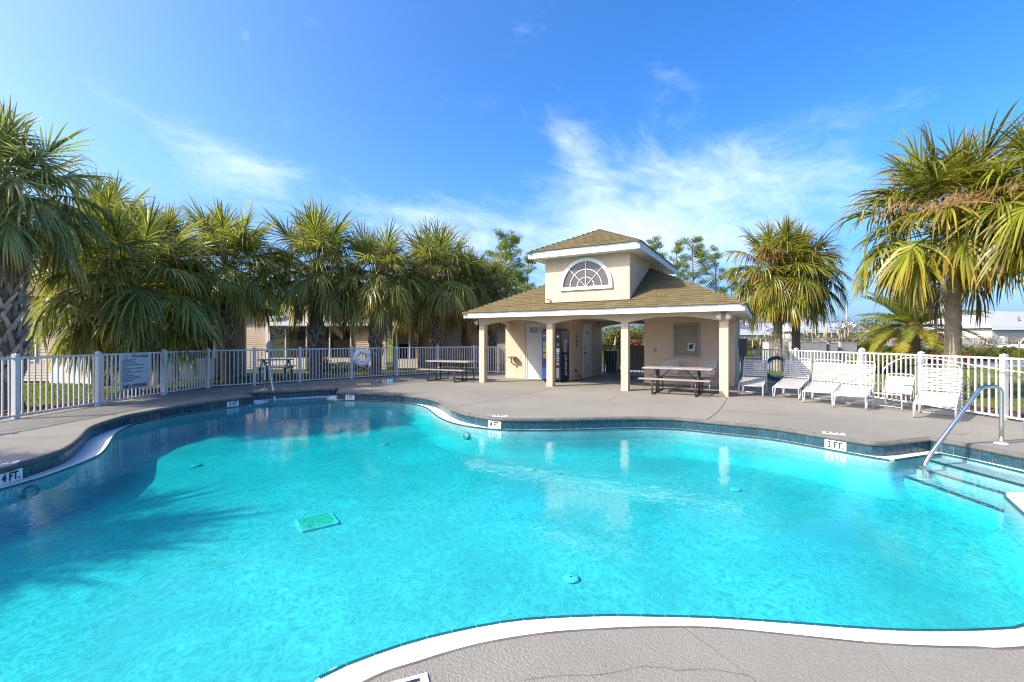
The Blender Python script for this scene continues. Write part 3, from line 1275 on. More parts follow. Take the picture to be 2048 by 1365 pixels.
# steps at the right: three treads with teal noses, and the same in the far recess
zs = (-0.285, -0.37, -0.47)
lines = [[(1850, 918.5), (2048, 971.8)], [(1832, 935), (2008.7, 987)], [(1808, 952), (1995.6, 1018)]]
back = [(6.62, 7.0), (6.95, 5.09)]
prev = back
for z, ln in zip(zs, lines):
    a, b = gp(*ln[0], z), gp(*ln[1], z)
    a, b = Vector(a), Vector(b)
    d = (b - a).normalized()
    b = a + d * ((5.085 - a.y) / d.y)
    MB().prism([(a.x, a.y), (b.x, b.y), (6.95, 5.09), (6.62, 7.0)], z, ZF - 0.02).build('step', 'pool', pool)
    trims([(a.x + 0.014, a.y), (b.x + 0.014, b.y)], z - 0.007, deep=2.2)
ra, rb = Vector(REC[1]), Vector(REC[2])
rd = (rb - ra).normalized()
rn = Vector((rd.y, -rd.x))
for k, z in enumerate((-0.30, -0.42)):
    w = 0.42 + 0.34 * k
    A, B = ra + rd * 0.12, rb - rd * 0.12
    MB().prism([(A.x, A.y), (B.x, B.y), (B.x + rn.x * w, B.y + rn.y * w), (A.x + rn.x * w, A.y + rn.y * w)], z, ZF - 0.02).build('step', 'pool', pool)
    trims([(A.x + rn.x * (w - .012), A.y + rn.y * (w - .012)), (B.x + rn.x * (w - .012), B.y + rn.y * (w - .012))], z - 0.010)

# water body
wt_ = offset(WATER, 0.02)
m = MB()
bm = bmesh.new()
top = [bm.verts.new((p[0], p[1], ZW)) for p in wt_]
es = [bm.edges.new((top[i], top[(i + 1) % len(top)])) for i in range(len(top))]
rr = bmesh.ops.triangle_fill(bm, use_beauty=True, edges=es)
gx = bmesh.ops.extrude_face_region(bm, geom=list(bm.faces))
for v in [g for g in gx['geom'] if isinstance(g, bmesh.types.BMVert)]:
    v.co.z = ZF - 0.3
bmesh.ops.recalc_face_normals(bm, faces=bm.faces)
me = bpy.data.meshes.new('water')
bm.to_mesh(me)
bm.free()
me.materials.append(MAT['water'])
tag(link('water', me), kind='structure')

# fittings on the pool floor and wall
disc = MB().lathe((0, 0, 0), [(0.080, 0.008), (0.076, 0.022), (0.06, 0.028), (0.012, 0.030)], 20)
disc_me = disc.mesh('return_fitting', 'white_paint')
for lab, px in (('white round floor inlet nearest the camera, right of pool centre', (1142, 1160)), ('white round floor inlet beside the pale stripe on the pool floor', (1062, 941)),
                ('white round floor inlet far out below the life ring', (770, 890)), ('white round floor inlet out from the right steps', (1471, 981)),
                ('white round floor inlet near the curved shadow on the left', (393, 933)), ('white round floor inlet under the reflection of the left handrail', (553, 854))):
    x, y = gp(px[0], px[1], ZF)
    o = thing('floor_inlet', lab, 'pool fitting', (x, y, ZF), 0, 'round inlets on the pool floor')
    link('cover', disc_me, o)
    MB().lathe((0, 0, 0.0305), [(0.009, 0), (0.009, 0.002)], 8).build('screw', 'black', o)
x, y = gp(634, 1046, ZF)
o = thing('main_drain', 'square green grate of the main drain on the pool floor', 'drain', (x, y, ZF), 0.62)
MAT['drain'] = plain('green_drain_grate', (0.36, 0.75, 0.52), 0.5, var=0.25, scale=30)
MAT['drain_dark'] = plain('drain_slot', (0.01, 0.09, 0.07), 0.6)
m = MB()
for s in (-1, 1):
    m.box((0, s * 0.20, 0.012), (0.42, 0.03, 0.024))
    m.box((s * 0.20, 0, 0.012), (0.03, 0.37, 0.024))
m.build('frame', 'white_paint', o)
MB().box((0, 0, 0.004), (0.37, 0.37, 0.008)).build('sump', 'drain_dark', o)
slat = MB().box((0, 0, 0), (0.36, 0.024, 0.012)).mesh('slat', 'drain')
for i in range(11):
    link('slat', slat, o, (0, -0.165 + i * 0.033, 0.014))
for lab, px, ang, zz in (('round pool light ring low on the left wall under the 4 FT. tile', (75, 985), 0.9, -0.36), ('round pool light ring under the far rim left of the middle 4 FT. tile', (938, 871), -0.3, -0.42)):
    x, y = gp(px[0], px[1], zz)
    d, q, nn, sd = nearest((x, y), WATER)
    o = thing('pool_light', lab, 'pool light', (q.x - nn.x * 0.012, q.y - nn.y * 0.012, zz), atan2(nn.y, nn.x) - pi / 2, 'pool lights')
    m = MB()
    m.tube([(0.105 * cos(a * pi / 12), 0, 0.075 * sin(a * pi / 12)) for a in range(24)], 0.0045, 6, closed=True)
    m.build('rim', 'grey_dark', o)
    MB().lathe((0, 0, 0), [(0.068, 0.0), (0.05, -0.008), (0.02, -0.012)], 20, axis='Y').build('lens', 'pool', o)

# depth markers in the tile band, and flat ones on the deck
for nm, txt, lab in (('a', '4 FT.', 'white tile reading 4 FT. at the left edge of the pool'), ('b', '3 FT', 'white tile reading 3 FT beside the far recess, left of it'),
                     ('c', '3 FT', 'white tile reading 3 FT beside the far recess, right of it'), ('d', '4 FT.', 'white tile reading 4 FT. in the far rim before the clubhouse'),
                     ('e', '3 FT.', 'white tile reading 3 FT. in the far rim near the right steps')):
    wk, c = mk[nm]
    p, q = wk.at(c - MWD / 2), wk.at(c + MWD / 2)
    d = q - p
    nv = Vector((d.y, -d.x)).normalized() * 0.014
    o = thing('depth_marker', lab, 'depth marker', ((p.x + q.x) / 2 + nv.x, (p.y + q.y) / 2 + nv.y, -0.144), atan2(d.y, d.x), 'depth markers in the tile band')
    for s in (-1, 1):
        MB().box((s * 0.074, 0, 0), (0.1445, 0.016, 0.137)).build('tile', 'marker', o)
    link('lettering', text_mesh(txt, 0.135, 'print', 0.001, 0.004), o, (0.0, -0.0105, 0), (pi / 2, 0, 0), (0.80, 1, 1))
for txt, px, rz, lab in (('4 FT', (1000, 832.6), -0.05, 'flat white marker in the deck above the middle 4 FT. tile'), ('3 FT', (1667, 867.5), -0.52, 'flat white marker in the deck above the right 3 FT. tile'),
                         ('4 FT', (3, 928), 0.55, 'flat white marker in the deck at the left edge'), ('4 FT', (790, 1391), 0.36, 'flat white marker reading FT in the near deck at the bottom')):
    x, y = gp(px[0], px[1])
    o = thing('deck_marker', lab, 'depth marker', (x, y, 0.004), rz, 'depth markers in the deck')
    MB().box((0, 0, 0), (0.30, 0.148, 0.008)).build('tile', 'marker', o)
    link('lettering', text_mesh(txt, 0.12, 'print', 0.001, 0.004), o, (0.0, 0, 0.0048), (0, 0, 0))

# a few fallen leaves on the gutter
lm = MB().add([(-.05, 0, 0), (0, -.014, .006), (.06, 0, .012), (0, .014, .006)], [(0, 1, 2, 3)])
lme = lm.mesh('fallen_leaf', 'dry')
for lab, px, a in (('brown fallen leaf on the gutter below the picnic table', (832, 807.5), 0.3), ('long orange fallen leaf on the white gutter', (860, 813.5), -0.5), ('brown fallen leaf where the white gutter narrows', (905, 840), 0.1),
                   ('brown fallen leaf in the corner of the right ledge', (1837, 906.5), 0.1), ('pale fallen leaf on the left gutter', (172, 894), 0.0)):
    x, y = gp(px[0], px[1], ZT)
    o = link('fallen_leaf', lme, None, (x, y, ZT + 0.004), (0, 0, a))
    tag(o, lab, 'leaf', 'fallen leaves on the pool gutter')


# handrails
def handrail(base, foot, top, zf, label, rest):
    a, b = Vector((base[0], base[1])), Vector((foot[0], foot[1]))
    d = (b - a).normalized()
    L = (b - a).length
    o = thing('handrail', label, 'handrail', (a.x, a.y, 0), atan2(d.y, d.x), 'pool handrails')
    pts = [(0, 0, 0.0), (0, 0, 0.3), (0, 0, top - 0.10)]
    pts += [(0.10 - 0.10 * cos(t * pi / 10), 0, top - 0.10 + 0.10 * sin(t * pi / 10)) for t in range(1, 6)]
    x1, x2 = 0.30, L - 0.05
    pts += [(x1 - 0.04, 0, top), (x1 + 0.03, 0, top - 0.012), (x1 + 0.09, 0, top - 0.055)]
    pts += [(x2 - 0.06, 0, ZW + 0.14), (x2, 0, ZW + 0.055), (L, 0, ZW - 0.02), (L + 0.004, 0, zf)]
    MB().tube(pts, 0.028, 12).build('rail', 'steel', o)
    MB().lathe((0, 0, 0.002), [(0.085, 0), (0.083, 0.012), (0.04, 0.022)], 18).build('flange', 'white_metal', o)
    MB().lathe((L + 0.004, 0, zf + 0.002), [(0.085, 0), (0.083, 0.010), (0.04, 0.02)], 18).build('flange', 'white_metal', o)
    return o


handrail(gp(2002.9, 888.3), gp(1849, 927, ZW), 0.845, zs[2], 'stainless handrail rising from the right steps in the foreground', None)
handrail(gp(529, 778.7), gp(551, 800, ZW), 0.82, -0.42, 'stainless handrail at the recess on the far left', None)


# ------------------------------------------------------------------ the clubhouse (u along its front, v into it)
BA = radians(-29.9)
EU, EV = Vector((cos(BA), sin(BA))), Vector((-sin(BA), cos(BA)))
BO = Vector(gp(958.1, 764.9))
club = thing('clubhouse', 'peach stucco pool clubhouse with arched porch, tan shingle roof and square tower', 'clubhouse', (BO.x, BO.y, 0), BA)


def on_v(px, py, v):
    d = Vector(((px - CX) / F, 1.0))
    t = (v + BO.dot(EV)) / d.dot(EV)
    p = d * t
    return (p - BO).dot(EU), EYE - (py - HZ) * t / F


def on_u(px, py, u):
    d = Vector(((px - CX) / F, 1.0))
    t = (u + BO.dot(EU)) / d.dot(EU)
    p = d * t
    return (p - BO).dot(EV), EYE - (py - HZ) * t / F


def bw(u, v, z=0.0):
    p = BO + EU * u + EV * v
    return Vector((p.x, p.y, z))


ZS, ZA, ZB = 2.03, 2.176, 2.27              # spring and crown of the arches, soffit
CU = [(0.0, 0.22), (2.637, 2.857), (5.082, 5.302), (7.745, 7.97)]
CW = 0.22
for a, b in CU:
    bevel(MB().span((a, 0, -0.02), (b, CW, ZS)).build('column', 'stucco', club), 0.012)


def arch_poly(a, b, n=14):
    """lower edge of a flat segmental arch from a to b"""
    out = []
    h = ZA - ZS
    L = (b - a) / 2
    R = (L * L + h * h) / (2 * h)
    for i in range(n + 1):
        x = -L + 2 * L * i / n
        out.append(((a + b) / 2 + x, ZS + sqrt(R * R - x * x) - (R - h)))
    return out


low = [(0.0, ZS)]
for (a0, a1), (b0, b1) in zip(CU, CU[1:]):
    low += arch_poly(a1, b0)
low += [(7.97, ZS), (7.97, ZB), (0.0, ZB)]


def strip_beam(low_pts, top, axis, c0, c1, name):
    """arched beam: the low edge walked in small pieces so every face stays simple"""
    m = MB()
    for (x0, z0), (x1, z1) in zip(low_pts, low_pts[1:]):
        if x1 - x0 < 1e-5:
            continue
        vs = []
        for c in (c0, c1):
            for (x, z) in ((x0, z0), (x1, z1), (x1, top), (x0, top)):
                vs.append((x, c, z) if axis == 'u' else (c, x, z))
        m.add(vs, [(0, 1, 2, 3), (7, 6, 5, 4), (0, 4, 5, 1), (3, 2, 6, 7)])
    return m.build(name, 'stucco', club)


strip_beam(low[:-2], ZB, 'u', 0.0, CW, 'porch_beam')
VL, VR = 2.05, 2.70                         # porch depth left and right
UL0 = on_v(1010.8, 754, VL)[0]
UL1 = on_v(1141, 761, VL)[0]
UR0 = on_v(1288.1, 764.7, VR)[0]
DEPTH = 5.6
strip_beam([(CW, ZS)] + arch_poly(CW, VL), ZB, 'v', 0.0, CW, 'porch_beam')
strip_beam([(CW, ZS)] + arch_poly(CW, VR), ZB, 'v', 7.75, 7.97, 'porch_beam')
bevel(MB().span((UL0, VL, -0.02), (UL1, DEPTH, ZB)).build('wall', 'stucco', club), 0.02)
bevel(MB().span((UR0, VR, -0.02), (7.97, DEPTH, ZB)).build('wall', 'stucco', club), 0.02)
strip_beam([(UL1, ZS)] + arch_poly(UL1, UR0), ZB, 'u', DEPTH - 0.25, DEPTH, 'porch_beam')
# soffit and lower fascia
EVE = (-0.38, 8.37, -0.40, 6.0)
u0, u1, v0, v1 = EVE
MB().span((u0 + .03, v0 + .03, ZB + 0.002), (u1 - .03, v1 - .03, ZB + 0.03)).build('soffit', 'white_paint', club)


def fascia(u0, u1, v0, v1, z0, z1, mat, name='fascia', t=0.03):
    m = MB()
    m.span((u0, v0, z0), (u1, v0 + t, z1))
    m.span((u0, v1 - t, z0), (u1, v1, z1))
    m.span((u0, v0 + t, z0), (u0 + t, v1 - t, z1))
    m.span((u1 - t, v0 + t, z0), (u1, v1 - t, z1))
    return m.build(name, mat, club)


fascia(u0, u1, v0, v1, 2.265, 2.40, 'white_paint')
fascia(u0 - .012, u1 + .012, v0 - .012, v1 + .012, 2.4005, 2.436, 'trim_paint', 'drip_edge', 0.06)

SL = 0.5


def hip_roof(u0, u1, v0, v1, z, mat, along):
    """solid hip roof; returns the faces as (eave a, eave b, up-slope dir, outline)"""
    du, dv = (u1 - u0) / 2, (v1 - v0) / 2
    if along == 'u':
        h = dv * SL
        r0, r1 = Vector((u0 + dv, v0 + dv, z + h)), Vector((u1 - dv, v0 + dv, z + h))
    else:
        h = du * SL
        r0, r1 = Vector((u0 + du, v0 + du, z + h)), Vector((u0 + du, v1 - du, z + h))
    A, B, Cc, D = Vector((u0, v0, z)), Vector((u1, v0, z)), Vector((u1, v1, z)), Vector((u0, v1, z))
    m = MB()
    if along == 'u':
        faces = {'front': (A, B, r1, r0), 'right': (B, Cc, r1), 'back': (Cc, D, r0, r1), 'left': (D, A, r0)}
    else:
        faces = {'front': (A, B, r0), 'right': (B, Cc, r1, r0), 'back': (Cc, D, r1), 'left': (D, A, r0, r1)}
    for f in faces.values():
        m.add(list(f), [tuple(range(len(f)))])
    m.add([A, B, Cc, D], [(3, 2, 1, 0)])
    o = m.build('roof', mat, club)
    return o, faces


roof, FC = hip_roof(u0 - .03, u1 + .03, v0 - .03, v1 + .03, 2.437, 'shingle', 'u')
TU0, TU1, TV0, TV1 = 2.54, 5.33, 0.10, 5.2
E2 = (2.14, 5.72, -0.30, 5.55)
roof2, FC2 = hip_roof(E2[0] - .03, E2[1] + .03, E2[2] - .03, E2[3] + .03, 4.332, 'shingle', 'v')
shingle_me = MB().add([(-.148, 0, .001), (.148, 0, .001), (.148, .19, .001), (-.148, .19, .001), (-.148, 0, .019), (.148, 0, .019), (.148, .19, .004), (-.148, .19, .004)],
                      [(0, 1, 5, 4), (1, 2, 6, 5), (3, 0, 4, 7), (4, 5, 6, 7), (2, 3, 7, 6)]).mesh('shingle', 'shingle')
mass = {'v': [], 'f': [], 't': []}


def shingle_face(rf, face, budget, store, tab=0.30, expo=0.142):
    a, b = face[0], face[1]
    x = (b - a).normalized()
    n = (b - a).cross(face[2] - a).normalized()
    if n.z < 0:
        n = -n
    y = n.cross(x)
    poly = [((p - a).dot(x), (p - a).dot(y)) for p in face]
    H = max(p[1] for p in poly)

    def span(h):
        xs = []
        for i in range(len(poly)):
            p, q = poly[i], poly[(i + 1) % len(poly)]
            if (p[1] - h) * (q[1] - h) < 0:
                xs.append(p[0] + (q[0] - p[0]) * (h - p[1]) / (q[1] - p[1]))
        return (min(xs), max(xs)) if len(xs) >= 2 else None
    R = Matrix((x, y, n)).transposed()
    E = R.to_euler()
    row = 0
    h = 0.0
    while h < H - 0.05:
        s = span(h + 0.05)
        if not s:
            break
        k = s[0] - random.uniform(0, 1) * 0.02 - (0.15 if row % 2 else 0.0) - random.choice((0, 0.05))
        while k < s[1]:
            l, rr = max(k, s[0]), min(k + tab, s[1])
            if rr - l > 0.03:
                c = a + x * ((l + rr) / 2) + y * (h - 0.012 + random.uniform(-.006, .006))
                sc = (rr - l - 0.004) / 0.296
                if budget[0] > 0:
                    budget[0] -= 1
                    link('shingle', shingle_me, rf, c, E, (sc, 1, random.uniform(0.8, 1.25)))
                else:
                    bi = len(store['v'])
                    zz = random.uniform(0.8, 1.25)
                    for (px, py, pz) in [v.co[:] for v in shingle_me.vertices]:
                        store['v'].append(tuple(c + R @ Vector((px * sc, py, pz * zz))))
                    tt = random.random()
                    store['t'] += [tt] * 8
                    store['f'] += [tuple(bi + i for i in p.vertices) for p in shingle_me.polygons]
            k += tab
        row += 1
        h += expo


def mass_build(rf, store):
    me = bpy.data.meshes.new('shingle_rows')
    me.from_pydata(store['v'], [], store['f'])
    attr(me, 'tint', store['t'])
    me.materials.append(MAT['shingle_mass'])
    o = link('shingle_rows', me, rf)
    tag(o, kind='stuff')


bud = [300]
shingle_face(roof, FC['front'], bud, mass)
for k in ('right', 'left'):
    shingle_face(roof, FC[k], bud, mass)
mass_build(roof, mass)
mass2 = {'v': [], 'f': [], 't': []}
for k in ('front', 'left', 'right'):
    shingle_face(roof2, FC2[k], bud if k == 'none' else [0], mass2)
mass_build(roof2, mass2)


def hipcap(rf, a, b):
    a, b = Vector(a), Vector(b)
    d = b - a
    k = int(d.length / 0.16)
    m = MB()
    for i in range(k):
        p, q = a + d * (i / k), a + d * ((i + 1.35) / k)
        s = Vector((d.y, -d.x, 0)).normalized() * 0.13
        dn = Vector((0, 0, -0.062))
        up = Vector((0, 0, 0.026))
        m.add([p + s + dn + up, p + up, p - s + dn + up, q + s + dn + up * .5, q + up * .5, q - s + dn + up * .5], [(0, 1, 4, 3), (1, 2, 5, 4), (0, 2, 1)])
    m.build('hip_cap', 'shingle', rf)


for fc, rf in ((FC, roof), (FC2, roof2)):
    fr = fc['front']
    rr_ = fc['right']
    hipcap(rf, fr[0], fr[-1] if len(fr) == 4 else fr[2])
    hipcap(rf, fr[1], fr[2])
    if rf is roof2:
        hipcap(rf, fr[2], rr_[2])
# tower
bevel(MB().span((TU0, TV0, 2.3), (TU1, TV1, 4.15)).build('tower_wall', 'stucco', club), 0.02)
MB().span((E2[0] + .03, E2[2] + .03, 4.135), (E2[1] - .03, E2[3] - .03, 4.16)).build('soffit', 'white_paint', club)
fascia(E2[0], E2[1], E2[2], E2[3], 4.13, 4.295, 'trim_paint')
fascia(E2[0] - .012, E2[1] + .012, E2[2] - .012, E2[3] + .012, 4.2955, 4.331, 'trim_paint', 'drip_edge', 0.06)
# black flashing line under the tower front
MB().bar((TU0 - .02, TV0 - 0.035, 2.70), (TU1 + .14, TV0 - 0.035, 2.70), 0.07, 0.02).build('flashing', 'black', club)

# half-round window
WC, WZ, WR = 3.945, 3.175, 0.755
wv = TV0
win = bpy.data.objects.new('window', None)
COL.objects.link(win)
win.parent = club


def halfring(c, z, r0, r1, k, va, vb, n=28):
    m = MB()
    for i in range(n):
        a, b = pi * i / n, pi * (i + 1) / n
        q = []
        for v in (va, vb):
            for (r, t) in ((r0, a), (r1, a), (r1, b), (r0, b)):
                q.append((c + r * cos(t), v, z + k * r * sin(t)))
        m.add(q, [(0, 1, 2, 3), (7, 6, 5, 4), (1, 5, 6, 2), (3, 7, 4, 0)])
    return m


m = halfring(WC, WZ, WR, WR + 0.105, 1.04, wv - 0.05, wv + 0.02)
m.span((WC - WR - 0.105, wv - 0.055, WZ - 0.10), (WC + WR + 0.105, wv + 0.02, WZ - 0.001))
m.build('frame', 'white_paint', win)
g = MB()
g.prism([(WC + WR * cos(pi * i / 28), WZ + 1.04 * WR * sin(pi * i / 28)) for i in range(29)], wv - 0.006, wv + 0.01, 'Y')
g.build('pane', 'glass_warm', win)
for rr_ in (0.28, 0.52):
    halfring(WC, WZ, rr_ - 0.009, rr_ + 0.009, 1.04, wv - 0.022, wv - 0.007).build('muntin', 'white_paint', win)
for a in (pi / 4, pi / 2, 3 * pi / 4):
    MB().bar((WC, wv - 0.018, WZ), (WC + WR * cos(a), wv - 0.018, WZ + 1.04 * WR * sin(a)), 0.018, 0.012).build('muntin', 'white_paint', win)

# left door in the porch
dl, dt = on_v(1052.6, 647.5, VL)
dr = dl + 1.02
dv = VL - 0.03
door = bpy.data.objects.new('door', None)
COL.objects.link(door)
door.parent = club
m = MB()
m.span((dl, dv, 0), (dl + .06, VL + .01, dt))
m.span((dr - .06, dv, 0), (dr, VL + .01, dt))
m.span((dl + .06, dv, dt - .06), (dr - .06, VL + .01, dt))
m.build('frame', 'door', door)
MB().span((dl - .028, dv + .012, 0), (dl - .002, VL + .004, dt - .01)).build('hinge_edge', 'grey_dark', door)
dh = dt - .06
m = MB()
m.span((dl + .062, VL - .016, .01), (dr - .062, VL + .01, dh))
dw0, dw1 = dl + .062, dr - .062
W_ = dw1 - dw0
for (a, b, z0, z1) in ((.10, .45, .28, .93), (.55, .90, .28, .93), (.10, .45, 1.02, dh - .42), (.55, .90, 1.02, dh - .42)):
    x0, x1 = dw0 + W_ * a, dw0 + W_ * b
    for (p, q) in (((x0, VL - .024, z0), (x1, VL - .0165, z0 + .02)), ((x0, VL - .024, z1 - .02), (x1, VL - .0165, z1)),
                   ((x0, VL - .024, z0 + .02), (x0 + .02, VL - .0165, z1 - .02)), ((x1 - .02, VL - .024, z0 + .02), (x1, VL - .0165, z1 - .02))):
        m.span(p, q)
m.build('slab', 'door', door)
MAT['door_glass'] = plain('blue_grey_door_glass', (0.20, 0.26, 0.30), 0.15, var=0.15, scale=8)
for i in range(4):
    x0 = dw0 + W_ * (.11 + .2 * i)
    MB().span((x0, VL - .026, dh - .30), (x0 + W_ * .175, VL - .0165, dh - .09)).build('pane', 'door_glass', door)

# side door and things on the passage wall
U_ = UL1
va, zt_ = on_u(1165.5, 647.2, U_)
vb = va + 0.95
door2 = bpy.data.objects.new('door', None)
COL.objects.link(door2)
door2.parent = club
m = MB()
m.span((U_ - .01, va, 0), (U_ + .03, va + .07, zt_))
m.span((U_ - .01, vb - .07, 0), (U_ + .03, vb, zt_))
m.span((U_ - .01, va + .07, zt_ - .07), (U_ + .03, vb - .07, zt_))
m.build('frame', 'door', door2)
MB().span((U_ - .01, va + .072, .01), (U_ + .012, vb - .072, zt_ - .072)).build('slab', 'door', door2)
MB().span((U_ + .0125, va + .36, 1.72), (U_ + .02, va + .56, 1.84)).build('sign', 'grey_dark', door2)
m = MB().lathe((U_ + .03, va + .14, .98), [(0.03, -.015), (0.03, .0), (0.022, .02), (0.03, .04), (0.012, .05)], 12, axis='X')
m.lathe((U_ + .03, va + .14, 1.22), [(0.026, -.015), (0.026, .006)], 12, axis='X')
m.build('handle', 'dark_steel', door2)
pv0, pz0 = on_u(1152.5, 668, U_)
pv1, pz1 = on_u(1158.5, 694, U_)
o = thing('notice_placard', 'narrow white placard of small print beside the side door', 'placard', bw(U_ + .02, (pv0 + pv1) / 2, (pz0 + pz1) / 2), BA)
hh, ww = abs(pz0 - pz1), abs(pv1 - pv0)
MB().box((-.008, 0, 0), (.02, ww + .02, hh + .02)).build('backing', 'grey_dark', o)
MB().box((.006, 0.004, 0), (.006, ww, hh)).build('face', 'paper', o)
m = MB()
for i in range(9):
    wl = ww * random.uniform(.45, .8)
    m.box((.0105, -ww * .4 + wl / 2, hh * (.4 - i * .1)), (.001, wl, .018))
m.build('print', 'print', o)
ov, oz = on_u(1150, 741, U_)
o = thing('wall_outlet', 'dark outlet box on the passage wall with a cord plugged in', 'outlet', bw(U_ + .012, ov, oz), BA)
MB().box((0, 0, 0), (.04, .08, .12)).build('box', 'grey_dark', o)
MB().box((.03, 0, -.01), (.03, .05, .05)).build('plug', 'black', o)
MB().tube(smooth_path([(.04, 0, -.02), (.10, .02, -.12), (.09, .10, -.25), (.14, .16, oz * -.55), (.2, .22, -oz + .03), (.26, .1, -oz + .02), (.1, -.3, -oz + .015), (.05, -.55, -oz + .015)], 5), .012, 6).build('cord', 'black', o)

# outlets of the right wall
for lab, py in (('grey switch plate on the peach wall left of the notice board', 701.5), ('white outlet low on the peach wall behind the table', 743)):
    u_, z_ = on_v(1310, py, VR)
    o = thing('wall_outlet', lab, 'outlet', bw(u_, VR - .008, z_), BA)
    bevel(MB().box((0, 0, 0), (.10, .016, .15)).build('plate', 'grey_metal' if py < 720 else 'paper', o), .004)
    m = MB()
    for s in (-1, 1):
        m.box((0, -.010, s * .035), (.04, .005, .035))
    m.build('socket', 'grey_dark', o)

# notice board
nu0, nz1 = on_v(1347.2, 649, VR)
nu1, nz0 = on_v(1399.4, 714.5, VR)
o = thing('notice_board', 'grey framed glass notice board with two papers on the porch wall', 'notice board', bw((nu0 + nu1) / 2, VR - .002, (nz0 + nz1) / 2), BA)
w, h = nu1 - nu0, nz1 - nz0
m = MB()
for s in (-1, 1):
    m.span((s * (w / 2) - (.05 if s > 0 else 0), -.07, -h / 2), (s * (w / 2) + (.05 if s < 0 else 0), 0, h / 2))
    m.span((-w / 2 + .05, -.07, s * h / 2 - (.05 if s > 0 else 0)), (w / 2 - .05, 0, s * h / 2 + (.05 if s < 0 else 0)))
bevel(m.build('frame', 'grey_metal', o), .006)
MB().span((-w / 2 + .05, -.02, -h / 2 + .05), (w / 2 - .05, -.002, h / 2 - .05)).build('backing', 'board', o)
MB().box((-w * .05, -.023, h * .20), (.22, .004, .33)).build('paper', 'board', o)
p2 = MB().box((0, 0, 0), (.22, .004, .27)).build('paper', 'paper', o, loc=(w * .19, -.024, -h * .20), rot=(0, radians(8), 0))
m = MB().box((-.015, -.003, .0), (.13, .002, .13))
for i in range(4):
    m.box((.03 - i * .012, -.0032, .09 - i * .012), (.10, .002, .012))
m.build('print', 'print', p2)
MB().lathe((w / 2 - .025, -.075, 0), [(.012, -.006), (.012, .006)], 10, axis='Y').build('lock', 'dark_steel', o)

# twin flood lamps
def flood(u, v, z, label, d):
    o = thing('flood_light', label, 'flood light', bw(u, v, z), BA, 'twin flood lights')
    MB().lathe((0, -.01, .03), [(.05, -.01), (.05, .012)], 14, axis='Y').build('plate', 'grey_metal', o)
    for s in (-1, 1):
        hx = s * .085
        m = MB()
        m.tube([(0, -.01, .03), (hx * .6, -.05, .02), (hx, -.08, -.01)], .013, 8)
        m.build('arm', 'grey_metal', o)
        ax = Vector((s * .25, -.55, -.8)).normalized()
        P = [Vector((hx, -.08, .0)) + ax * t for t in (0, .03, .06, .14, .15)]
        MB().tube(P, [.022, .045, .052, .072, .060], 12).build('lamp_head', 'white_paint', o)


flood(7.86, -.004, 2.205, 'twin flood light at the top of the rightmost porch column', 1)
flood(-.10, .30, 2.20, 'twin flood light under the left end of the porch eave', 1)
cu, cz = on_v(1098, 599, TV0)
o = thing('security_camera', 'small security camera low on the left of the tower wall', 'camera', bw(cu, TV0, cz), BA)
MB().tube([(0, 0, 0), (0, -.05, -.01), (-.02, -.07, .0)], .012, 8).build('bracket', 'white_paint', o)
MB().tube([(.03, -.05, -.015), (-.06, -.14, .02)], .032, 10).build('body', 'white_paint', o)
MB().tube([(-.06, -.14, .02), (-.066, -.147, .022)], .026, 10).build('lens', 'black', o)

MB().span((7.975, 3.55, 0.0), (8.03, 3.61, 1.27)).build('downspout', 'white_metal', club)
# drinking fountain on the left wall
fu, fz = on_v(1029, 713.5, VL)
o = thing('drinking_fountain', 'small steel wall drinking fountain with drain pipe in the sunlight', 'drinking fountain', bw(fu, VL, fz), BA)
m = MB().lathe((-.03, -.19, .0), [(.03, -.09), (.10, -.06), (.155, -.01), (.165, .015), (.155, .018), (.13, -.005), (.02, -.035)], 20)
m.build('bowl', 'steel', o)
MB().span((-.04, -.10, -.06), (.07, 0, .02)).build('bracket', 'steel', o)
MB().tube([(.06, -.13, .0), (.075, -.15, .06), (.05, -.17, .075)], .014, 8).build('spout', 'steel', o)
MB().tube([(-.03, -.19, -.08), (-.03, -.19, -.2), (-.01, -.17, -.26), (.02, -.1, -.30), (.02, .0, -.31)], .022, 8).build('drain_pipe', 'grey_dark', o)
MB().box((-.05, -.17, -.20), (.09, .05, .04)).build('valve', 'grey_dark', o)

# vending machine
MV0, MV1 = VL - .82, VL - .03
mu0 = on_v(1083.5, 700, MV0)[0]
mu1 = on_v(1121, 764, MV0)[0]
mw, md, mh = mu1 - mu0, MV1 - MV0, 1.84
o = thing('vending_machine', 'navy blue drinks vending machine with a tall side logo between porch columns', 'vending machine', bw(mu0, MV0), BA)
bevel(MB().span((0, 0.06, .06), (mw, md, mh)).build('cabinet', 'machine', o), .015)
m = MB()
for x in (.08, mw - .08):
    for y in (.12, md - .08):
        m.span((x - .03, y - .03, 0), (x + .03, y + .03, .059))
m.build('feet', 'black', o)
bevel(MB().span((0, 0.0, .10), (mw - .20, .058, mh - .02)).build('front_panel', 'machine_face', o), .01)
bevel(MB().span((mw - .197, 0.0, .10), (mw, .058, mh - .02)).build('coin_panel', 'black', o), .01)
for k, (zc, mt) in enumerate(((1.36, 'grey_metal'), (1.16, 'btn_green'), (.94, 'btn_orange'))):
    MB().span((.05, -.008, zc - .09), (.05 + .16, -.0005, zc + .09)).build('picture_panel', mt, o)
m = MB().span((.28, -.012, .52), (mw - .22, -.001, .66))
m.build('delivery_slot', 'black', o)


